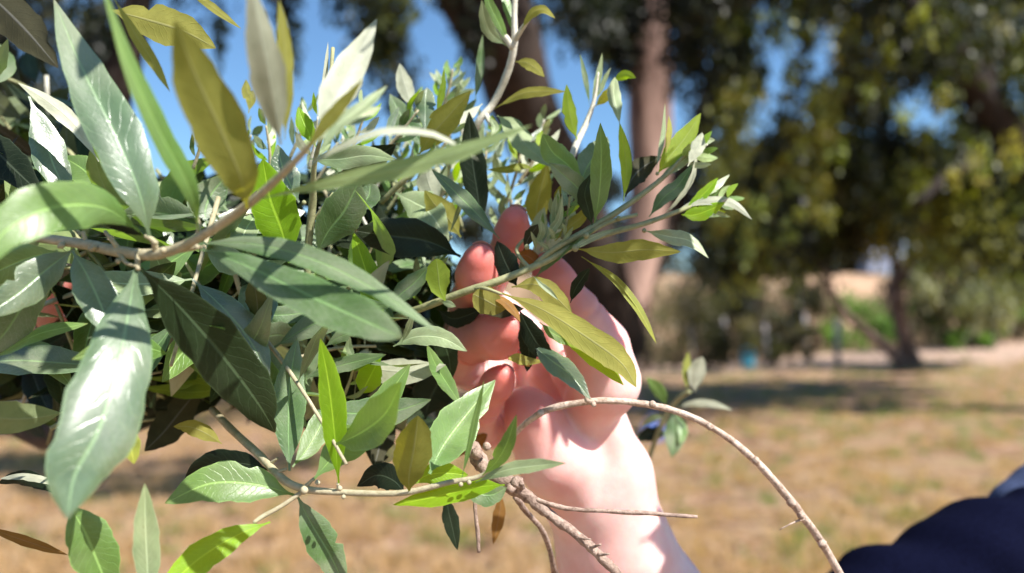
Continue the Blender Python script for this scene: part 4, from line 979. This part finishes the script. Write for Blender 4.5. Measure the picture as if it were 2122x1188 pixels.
for (x0, y0, x1, y1, w_) in [(930, 190, 925, 130, 14), (945, 190, 955, 145, 12), (935, 195, 975, 160, 12), (925, 195, 890, 150, 16), (940, 200, 985, 185, 14), (915, 190, 905, 160, 12), (960, 190, 950, 160, 10), (925, 210, 960, 180, 12)]:
    leaf(Db, 'P', 'T', w_, .46, .46, [(x0, y0), ((x0+x1)/2+4, (y0+y1)/2), (x1, y1)], roll=rnd.uniform(-30, 30))

# -- branch E: thin tip right of the pale shoot
Eb = branch([(1170, 380, .40, 5), (1190, 310, .405, 7), (1215, 255, .41, 6), (1232, 205, .41, 4), (1240, 150, .41, 2)], M_WSTEM)
leaf(Eb, 'L', 'U', 30, .405, .40, [(1196, 290), (1185, 255), (1178, 220), (1174, 175)], roll=10)
leaf(Eb, 'P', 'T', 15, .41, .41, [(1226, 222), (1235, 180), (1242, 150), (1248, 110)], roll=20)
leaf(Eb, 'G', 'T', 12, .41, .41, [(1222, 220), (1216, 180), (1210, 150), (1202, 112)], roll=20)
leaf(Eb, 'P', 'T', 11, .41, .41, [(1232, 208), (1245, 185), (1255, 160), (1266, 140)], roll=20)
leaf(Eb, 'Y', 'U', 22, .41, .40, [(1232, 222), (1250, 205), (1265, 190), (1275, 165)], roll=10)
leaf(Eb, 'L', 'U', 20, .40, .395, [(1272, 170), (1285, 160), (1300, 155), (1318, 162)], roll=0)

# -- branch F: upright stems behind the centre
Fb = branch([(618, 900, .40, 6), (624, 800, .39, 6), (630, 700, .385, 7), (636, 600, .38, 7), (640, 500, .375, 8), (648, 420, .37, 8), (652, 340, .36, 5), (678, 230, .35, 4), (690, 100, .36, 4)], M_GSTEM,
    extra=[[(640, 470, .375, 4), (662, 440, .372, 3), (690, 400, .37, 2)], [(632, 690, .385, 4), (655, 665, .38, 3), (665, 640, .38, 2)], [(790, 420, .39, 6), (840, 370, .385, 6), (860, 350, .385, 4)], [(625, 780, .388, 4), (650, 730, .375, 4), (662, 690, .37, 3), (680, 675, .37, 2)]],
    buds=[(630, 665, .378, 5), (648, 668, .378, 5), (775, 415, .38, 7), (630, 420, .366, 5)])
leaf(Fb, 'L', 'T', 100, .375, .36, [(600, 545), (585, 480), (560, 410), (545, 330)], roll=-8, blunt=.3, fold=.2)
leaf(Fb, 'G', 'T', 92, .375, .365, [(655, 530), (680, 480), (715, 435), (745, 375)], roll=4, blunt=.9)
leaf(Fb, 'G', 'T', 48, .368, .372, [(735, 440), (748, 425), (765, 405), (768, 378)], roll=20, blunt=.9)
leaf(Fb, 'D', 'T', 88, .39, .37, [(955, 532), (885, 500), (800, 488), (735, 478)], roll=0)
leaf(Fb, 'L', 'T', 50, .378, .372, [(795, 690), (775, 620), (755, 550), (732, 482)], roll=10)
leaf(Fb, 'G', 'T', 44, .376, .37, [(795, 645), (830, 610), (860, 585), (890, 552)], roll=20)
leaf(Fb, 'P', 'T', 42, .36, .352, [(815, 718), (860, 698), (915, 700), (968, 728)], roll=-14)
leaf(Fb, 'P', 'T', 14, .355, .35, [(832, 712), (842, 690), (850, 670), (856, 645)], roll=0)
leaf(Fb, 'M', 'T', 36, .372, .366, [(962, 850), (930, 800), (905, 760), (885, 715)], roll=20)
leaf(Fb, 'S', 'T', 66, .372, .37, [(640, 725), (600, 700), (565, 695), (522, 712)], glare=.95, blunt=.5, fold=.04)
leaf(Fb, 'M', 'T', 54, .372, .36, [(575, 880), (570, 830), (558, 780), (535, 722)], roll=0)
leaf(Fb, 'G', 'T', 36, .37, .36, [(625, 785), (680, 765), (735, 750), (800, 735)], roll=26)
leaf(Fb, 'L', 'T', 56, .372, .372, [(790, 740), (775, 765), (762, 790), (750, 815)], roll=0, blunt=.5)
leaf(Fb, 'G', 'T', 30, .365, .36, [(672, 720), (700, 700), (725, 690), (745, 680)], roll=20)
leaf(Fb, 'P', 'U', 12, .355, .36, [(676, 235), (672, 190), (676, 140), (680, 88)], roll=30)
leaf(Fb, 'L', 'T', 34, .36, .365, [(655, 305), (640, 275), (628, 250), (618, 222)], roll=0)
leaf(Fb, 'Y', 'U', 26, .40, .40, [(515, 235), (520, 205), (512, 190), (510, 165)], roll=0)
leaf(Fb, 'G', 'T', 80, .39, .40, [(430, 480), (425, 440), (440, 400), (475, 360)], roll=10)
leaf(Fb, 'S', 'T', 80, .385, .38, [(420, 470), (370, 450), (310, 440), (240, 450)], glare=.9, fold=.05)
leaf(Fb, 'S', 'T', 70, .38, .37, [(420, 455), (500, 455), (570, 448), (632, 438)], glare=.9, fold=.05)
leaf(Fb, 'M', 'T', 66, .37, .38, [(230, 395), (195, 370), (165, 345), (130, 325)], roll=-8)
leaf(Fb, 'S', 'T', 70, .375, .39, [(340, 420), (300, 385), (250, 360), (200, 345)], glare=.9, fold=.05)
leaf(Fb, 'S', 'T', 60, .37, .37, [(620, 420), (600, 380), (585, 345), (575, 300)], roll=6)
leaf(Fb, 'P', 'T', 46, .38, .37, [(640, 330), (700, 330), (760, 322), (820, 330)], roll=10)
leaf(Fb, 'D', 'T', 60, .39, .38, [(700, 360), (745, 345), (780, 325), (820, 300)], roll=10)
leaf(Fb, 'P', 'T', 76, .40, .39, [(820, 400), (860, 420), (890, 440), (930, 500)], roll=10)
leaf(Fb, 'D', 'U', 74, .42, .40, [(425, 790), (380, 845), (340, 895), (300, 935)], roll=0)
leaf(Fb, 'M', 'T', 40, .40, .39, [(420, 745), (395, 775), (375, 790), (350, 808)], roll=0)

# -- branch G: the bare arcing twig and the small sprig on it
Gb = branch([(1000, 990, .40, 8), (1030, 950, .395, 7), (1070, 895, .385, 6), (1130, 852, .375, 7), (1215, 833, .37, 7), (1300, 833, .37, 7), (1400, 852, .37, 7), (1490, 895, .37, 7), (1570, 960, .372, 7.5), (1640, 1040, .375, 8.5), (1700, 1120, .38, 8), (1755, 1215, .385, 8)], M_ATWIG, 'bare tan twig arching over the wrist', wob=.13,
    extra=[[(1665, 1075, .375, 3), (1640, 1085, .37, 1.5), (1615, 1098, .37, 1)]], buds=[(1218, 828, .366, 8), (1230, 838, .366, 6), (1352, 838, .366, 8), (1470, 884, .366, 8), (1566, 955, .368, 9), (1640, 1042, .371, 10), (1660, 1068, .371, 9), (1705, 1128, .376, 10), (1120, 856, .371, 8)])
Hb = branch([(1330, 1000, .58, 4), (1362, 900, .565, 5), (1388, 848, .56, 6), (1412, 822, .555, 6), (1430, 812, .55, 4)], M_GSTEM, 'small leafy sprig beside the wrist')
leaf(Hb, 'P', 'U', 36, .55, .55, [(1440, 812), (1440, 790), (1446, 765), (1456, 740)], roll=0, blunt=.6)
leaf(Hb, 'Y', 'T', 20, .55, .56, [(1424, 808), (1422, 780), (1424, 755), (1426, 730)], roll=20)
leaf(Hb, 'M', 'T', 26, .56, .55, [(1380, 842), (1372, 820), (1358, 800), (1340, 782)], roll=0)
leaf(Hb, 'P', 'U', 18, .56, .54, [(1398, 845), (1440, 835), (1480, 838), (1518, 850)], roll=30)
leaf(Hb, 'G', 'T', 44, .56, .55, [(1390, 850), (1398, 885), (1398, 915), (1392, 948)], roll=0)
leaf(Hb, 'M', 'T', 22, .56, .55, [(1400, 855), (1412, 880), (1414, 900), (1408, 920)], roll=10)
leaf(Hb, 'D', 'T', 32, .57, .57, [(1382, 900), (1362, 898), (1340, 902), (1318, 915)], roll=0)
leaf(Hb, 'P', 'T', 14, .56, .57, [(1385, 860), (1360, 865), (1345, 872), (1330, 885)], roll=20)

# -- branch I: woody twig below the palm with its knot
Ib = branch([(960, 900, .37, 16), (985, 940, .36, 17), (1010, 975, .355, 14), (1060, 1005, .35, 17), (1100, 1035, .348, 12), (1150, 1075, .346, 10), (1200, 1112, .345, 9.5), (1240, 1150, .345, 10), (1275, 1185, .346, 9), (1330, 1260, .35, 7)], M_BTWIG, 'knotty brown woody twig across the wrist', wob=.22,
    extra=[[(1095, 1028, .348, 6), (1140, 1045, .346, 5), (1185, 1055, .345, 4.5), (1270, 1060, .345, 4.5), (1360, 1065, .345, 4.5), (1445, 1071, .345, 4)],
           [(1080, 1010, .345, 8), (1080, 1000, .342, 5)], [(1070, 1030, .36, 7), (1090, 1060, .37, 6), (1130, 1110, .385, 6), (1150, 1190, .40, 7)],
           [(985, 1010, .345, 4), (985, 1060, .345, 4), (990, 1100, .345, 4.5), (992, 1145, .345, 3.5)], [(1240, 1150, .343, 4), (1262, 1148, .34, 2)], [(1225, 1135, .343, 4), (1245, 1128, .34, 2)], [(1200, 1115, .343, 3), (1225, 1118, .341, 1.5)]],
    buds=[(988, 940, .352, 13), (1072, 1000, .344, 14), (1008, 925, .352, 9), (1058, 1012, .343, 11)])
leaf(Ib, 'D', 'T', 34, .38, .38, [(925, 1025), (930, 1060), (938, 1095), (948, 1140)], roll=0)
leaf(Ib, 'O', 'U', 26, .40, .40, [(1038, 1020), (1036, 1055), (1030, 1090), (1022, 1128)], roll=0)
leaf(Ib, 'D', 'U', 70, .42, .40, [(800, 830), (790, 880), (785, 930), (775, 968)], roll=0)
leaf(Ib, 'P', 'U', 20, .41, .40, [(790, 965), (805, 950), (815, 935), (818, 920)], roll=0)
leaf(Ib, 'O', 'U', 40, .43, .42, [(910, 960), (950, 930), (985, 915), (1010, 900)], roll=0)
leaf(Ib, 'D', 'T', 90, .42, .42, [(880, 870), (890, 830), (905, 800), (925, 750)], roll=0)

def mini(px, py, ang, ln, d, mats='PSMPGL', w=(11, 19)):
    qq = random.Random(int(px*7+py)); ca, sa = math.cos(R(ang)), -math.sin(R(ang))
    o = branch([(px, py, d, 4), (px+ca*ln*.5+3, py+sa*ln*.5, d-.003, 3), (px+ca*ln, py+sa*ln, d-.006, 2)], qq.choice([M_WSTEM, M_GSTEM, M_TSTEM]), seed=int(px))
    for k in range(4):
        f = .25+.25*k; bx, by_ = px+ca*ln*f, py+sa*ln*f
        for sg in (1, -1):
            if qq.random() < .12: continue
            a = ang+sg*qq.uniform(18, 55)*(1-.35*f); l_ = ln*qq.uniform(.45, .75)*(1.1-.4*f); c1, s1 = math.cos(R(a)), -math.sin(R(a)); bd_ = sg*qq.uniform(0, .15)*l_
            leaf(o, qq.choice(mats), qq.choice('TTU'), qq.uniform(*w), d, d+qq.uniform(-.02, .02), [(bx, by_), (bx+c1*l_*.5+s1*bd_, by_+s1*l_*.5-c1*bd_), (bx+c1*l_, by_+s1*l_)], roll=qq.uniform(-60, 60))
for a in [(720, 330, 70, 110, .39), (790, 320, 50, 120, .40), (850, 340, 80, 120, .42), (905, 330, 65, 110, .43), (1050, 420, 75, 120, .44), (1075, 380, 60, 110, .43), (985, 440, 80, 130, .44), (800, 440, 60, 120, .41),
          (880, 470, 55, 110, .42), (640, 350, 80, 110, .385), (560, 360, 95, 100, .39), (1030, 500, 70, 90, .43), (915, 230, 75, 90, .45), (760, 470, 120, 110, .40), (1120, 520, 65, 100, .385, 'PLMPY'), (1165, 495, 80, 90, .38, 'PLMPP'),
          (470, 370, 100, 110, .39), (400, 350, 75, 90, .38), (720, 600, 60, 110, .40), (860, 600, 60, 90, .40), (700, 850, 70, 110, .38), (530, 700, 80, 110, .38), (1425, 450, 25, 90, .392, 'LPM'), (1405, 350, 40, 80, .395, 'PPM')]: mini(*a)
for a in [(640, 400, 60, 120, .44), (700, 400, 85, 120, .44), (770, 410, 70, 120, .45), (840, 420, 95, 110, .45), (900, 440, 75, 120, .46), (940, 400, 60, 120, .47), (1000, 370, 85, 100, .47), (1060, 470, 95, 110, .45), (1100, 430, 70, 100, .46),
          (960, 480, 110, 110, .45), (600, 330, 70, 100, .42), (820, 300, 60, 90, .44), (960, 300, 100, 100, .46), (870, 520, 80, 120, .44), (480, 350, 60, 80, .42), (1090, 330, 65, 90, .46)]: mini(*a, 'PSMPGS', (10, 18))
# -- inner foliage: sprigs deeper in the crown, each leaf an object that shares a few meshes
protos = {}
def proto(mk, v):
    if (mk, v) in protos: return protos[(mk, v)]
    q = random.Random(hash((ord(mk), v)) % 9999)
    Lh = 1.0; bend = q.uniform(-.18, .22); sb = q.uniform(-.12, .12)
    cen = [Vector((0, 0, 0)), Vector((.33, sb, bend*.6)), Vector((.66, sb*1.3, bend)), Vector((1, sb*.5, bend*.6))]
    V, F, UV = leaf_geom(cen, q.uniform(.20, .29), 'T', 0, q.uniform(.05, .3), -.1, q.uniform(-40, 40), .07, 14, 6, (0, 0, 1), v+3)
    o = link('leaf', V, F, LM[mk], None, uv=UV); me = o.data; bpy.data.objects.remove(o); protos[(mk, v)] = me; return me
POLY = [(-150, 40), (60, 70), (140, 130), (270, 350), (600, 335), (760, 330), (900, 370), (960, 450), (945, 560), (930, 700), (955, 850), (900, 915), (600, 905), (470, 830), (300, 860), (130, 900), (-150, 930)]
def inpoly(x, y):
    c = False; n = len(POLY)
    for i in range(n):
        (x1, y1), (x2, y2) = POLY[i], POLY[i-1]
        if (y1 > y) != (y2 > y) and x < (x2-x1)*(y-y1)/(y2-y1)+x1: c = not c
    return c
q = random.Random(77)
ACC = []
LIT = [P(a, b, c) for a, b, c in ((930, 160, .46), (890, 170, .42), (840, 160, .42), (1000, 40, .41), (1060, 120, .415), (1010, 220, .42), (690, 180, .36), (560, 430, .37), (125, 610, .45), (90, 660, .455), (590, 665, .467), (540, 655, .466), (990, 556, .385), (1240, 700, .41), (860, 240, .41), (90, 300, .35), (600, 700, .372))]
def keeps_light(c, r=.03):
    for p in LIT:
        t_ = (c-p).dot(TS)
        if t_ > .01 and (c-p-TS*t_).length < r: return False
    return True
HOLE = [(120, 625, 55, 60), (575, 665, 60, 30)]
def hole(x, y, d): return d < .47 and any(((x-a)/c)**2+((y-b)/e)**2 < 1 for a, b, c, e in HOLE)
def sprig(px, py, d, dirv, length, mats, step=.017, mass=False):
    p0 = P(px, py, d); dirv = dirv.normalized(); n = 8
    while length > .03 and not inpoly(*proj(p0+dirv*length)): length *= .75
    if length <= .03: return 0
    pts = [p0 + dirv*length*i/(n-1) + Vector((0, 0, -.02*(i/(n-1))**2)) for i in range(n)]
    o = None if mass else tubes('branch', [(pts, list(np.linspace(.0012, .0006, n)))], q.choice([M_GSTEM, M_TSTEM, M_GSTEM, M_WSTEM]), TREE, 7, .08, q.randint(0, 999))
    cnt = 0; s = .01; k = 0
    smax = 0
    while s < length:
        f = s/length*(n-1); i = min(int(f), n-2); c = pts[i].lerp(pts[i+1], f-i)
        ref = dirv.orthogonal().normalized(); ang = q.uniform(-.5, .5) + (math.pi/2)*(k % 2)
        for sgn in (0, math.pi):
            rad = Matrix.Rotation(ang+sgn, 3, dirv) @ ref
            ld = (dirv*q.uniform(.4, 1.0) + rad).normalized(); L_ = q.uniform(.038, .062)
            tip = c+ld*L_; a, b_ = proj(tip); m1 = proj(c+ld*L_*.5)
            if inpoly(a, b_) and inpoly(*m1) and not hole(a, b_, d) and not hole(*m1, d) and keeps_light(c+ld*L_*.5, .018):
                x = ld; z = (dirv*.6 + Vector((q.uniform(-.5, .5), q.uniform(-.9, .1), q.uniform(.2, 1)))).normalized(); z = (z-x*z.dot(x)).normalized(); y = z.cross(x)
                Mx = Matrix((x, y, z)).transposed().to_4x4(); pm = proto(q.choice(mats), q.randint(0, 3)); cnt += 1; smax = s
                if mass: ACC.append((pm, Matrix.Translation(c) @ Mx @ Matrix.Scale(L_, 4))); continue
                lf = bpy.data.objects.new('leaf', pm); C.collection.objects.link(lf)
                lf.parent = o; lf.matrix_local = Matrix.Translation(c) @ Mx @ Matrix.Scale(L_, 4)
                # parent inverse mirrors the tree offset
                lf.matrix_parent_inverse = Matrix.Identity(4)
        s += step*q.uniform(.8, 1.3); k += 1
    if o and cnt < 0.5*2*k:
        for ch in list(o.children): bpy.data.objects.remove(ch)
        bpy.data.objects.remove(o); return 0
    if o and smax < length*.9:
        m_ = max(smax/length, .15); t2 = tubes('branch', [([p0.lerp(pts[-1], m_*i/5) for i in range(6)], list(np.linspace(.0012, .0007, 6)))], o.data.materials[0], None, 7, .05, 3)
        o.data = t2.data; bpy.data.objects.remove(t2)
    NB[0] += o is not None
    return cnt
tot = 0; tries = 0; NB = [0]
while tot < 1500 and tries < 900:
    tries += 1
    px, py = q.uniform(-120, 940), q.uniform(90, 900)
    if not inpoly(px, py): continue
    d = q.uniform(.39, .66) if px > 560 else q.uniform(.37, .66)
    if 900 < px: d = q.uniform(.46, .62)
    dv = Vector((q.uniform(-.2, 1), q.uniform(-.5, .5), q.uniform(-.7, .8)))
    deep = (d-.36)/.26
    mats = 'GSFGMSPPGM' if deep < .25 else 'FFDDFDFDG'  # deeper sprigs take the darkened leaf colours, shade included
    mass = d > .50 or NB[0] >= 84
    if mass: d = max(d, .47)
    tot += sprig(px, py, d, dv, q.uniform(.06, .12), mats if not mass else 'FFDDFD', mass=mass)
# sprigs of the crown above the frame (they shade the inner leaves)
def sprig_above(n):
    for _ in range(n):
        c = Vector((q.uniform(-.34, .13), q.uniform(.33, .62), 0)); fz = (594+60)/FPX*c.y
        c.z = CAMZ + fz*1.12 + .03 + q.uniform(.0, .16)
        dirv = Vector((q.uniform(-.3, 1), q.uniform(-.4, .5), q.uniform(-.1, .6))).normalized(); L_ = q.uniform(.07, .12)
        s_ = .005
        while s_ < L_:
            b_ = c+dirv*s_; ref = dirv.orthogonal().normalized(); ang = q.uniform(0, 6.28)
            for sg in (0, math.pi):
                ld = (dirv*.6+(Matrix.Rotation(ang+sg, 3, dirv) @ ref)).normalized(); ll = q.uniform(.045, .065)
                if proj(b_+ld*ll)[1] > -25 or not keeps_light(b_+ld*ll*.5): continue
                z = Vector((q.uniform(-.4, .6), q.uniform(-.7, .2), 1)).normalized(); z = (z-ld*z.dot(ld)).normalized(); y = z.cross(ld)
                ACC.append((proto(q.choice('GFMS'), q.randint(0, 3)), Matrix.Translation(b_) @ Matrix((ld, y, z)).transposed().to_4x4() @ Matrix.Scale(ll, 4)))
            s_ += .014
sprig_above(40)
# loose leaves added out of view, sunward, to shade fingers, forearm and foliage
def shade(px, py, d, n, rad, t0=.20, t1=.30):
    for _ in range(n):
        c = P(px+q.uniform(-rad, rad), py+q.uniform(-rad, rad), d) + TS*q.uniform(t0, t1)
        z = (TS+Vector((q.uniform(-.3, .3), q.uniform(-.3, .3), q.uniform(-.3, .3)))).normalized(); x = z.orthogonal(); x = (Matrix.Rotation(q.uniform(0, 6.28), 3, z) @ x).normalized(); y = z.cross(x); ll = q.uniform(.045, .06)
        if proj(c+x*ll*.5)[1] > -20 or proj(c-x*ll*.5)[1] > -20: continue
        ACC.append((proto(q.choice('GFM'), q.randint(0, 3)), Matrix.Translation(c-x*ll*.5) @ Matrix((x, y, z)).transposed().to_4x4() @ Matrix.Scale(ll, 4)))
for px, py, n in ((985, 700, 6), (990, 810, 4), (1060, 455, 3), (975, 630, 4), (1135, 700, 6), (1115, 630, 5), (1155, 770, 4), (1000, 750, 3), (1035, 580, 5), (1105, 740, 4)): shade(px, py, .41, n, 26)
for px, py, n in ((1412, 1105, 14), (1440, 1150, 18), (1412, 1165, 16), (1455, 1185, 12)): shade(px, py, .45, n, 24, .28, .38)
for px, py, n in ((420, 680, 3), (510, 790, 4), (60, 720, 4), (150, 770, 4), (500, 620, 3), (860, 500, 4), (200, 700, 2)): shade(px, py, .36 if py > 600 else .38, n, 34, .30, .40)
# the rest of the crown and the added shading leaves as one mass
mk = {}; Vs, Fs, Us, Ms = [], [], [], []; off = 0; mats_ = []
for me, mx in ACC:
    if me.name not in mk:
        v = np.empty(len(me.vertices)*3, dtype=np.float32); me.vertices.foreach_get('co', v)
        f = np.array([list(p.vertices) for p in me.polygons]); uvv = np.empty(len(me.loops)*2, dtype=np.float32); me.uv_layers[0].data.foreach_get('uv', uvv)
        m_ = me.materials[0]
        if m_ not in mats_: mats_.append(m_)
        mk[me.name] = (np.c_[v.reshape(-1, 3), np.ones(len(v)//3)], f, uvv, mats_.index(m_))
    v, f, uvv, mi = mk[me.name]
    Vs.append((v @ np.array(mx).T)[:, :3]); Fs.append(f+off); off += len(v); Us.append(uvv); Ms.append(np.full(len(f), mi))
fo = fast_mesh('foliage', np.concatenate(Vs), np.concatenate(Fs), mats_[0], TREE, smooth=True)
for m_ in mats_[1:]: fo.data.materials.append(m_)
fo.data.polygons.foreach_set('material_index', np.concatenate(Ms).astype(np.int32))
ul = fo.data.uv_layers.new(name='UVMap'); ul.data.foreach_set('uv', np.concatenate(Us))
fo['kind'] = 'stuff'
print('branches', NB, 'mass leaves', len(ACC))
print('inner leaves', tot, 'objects', len(C.objects))
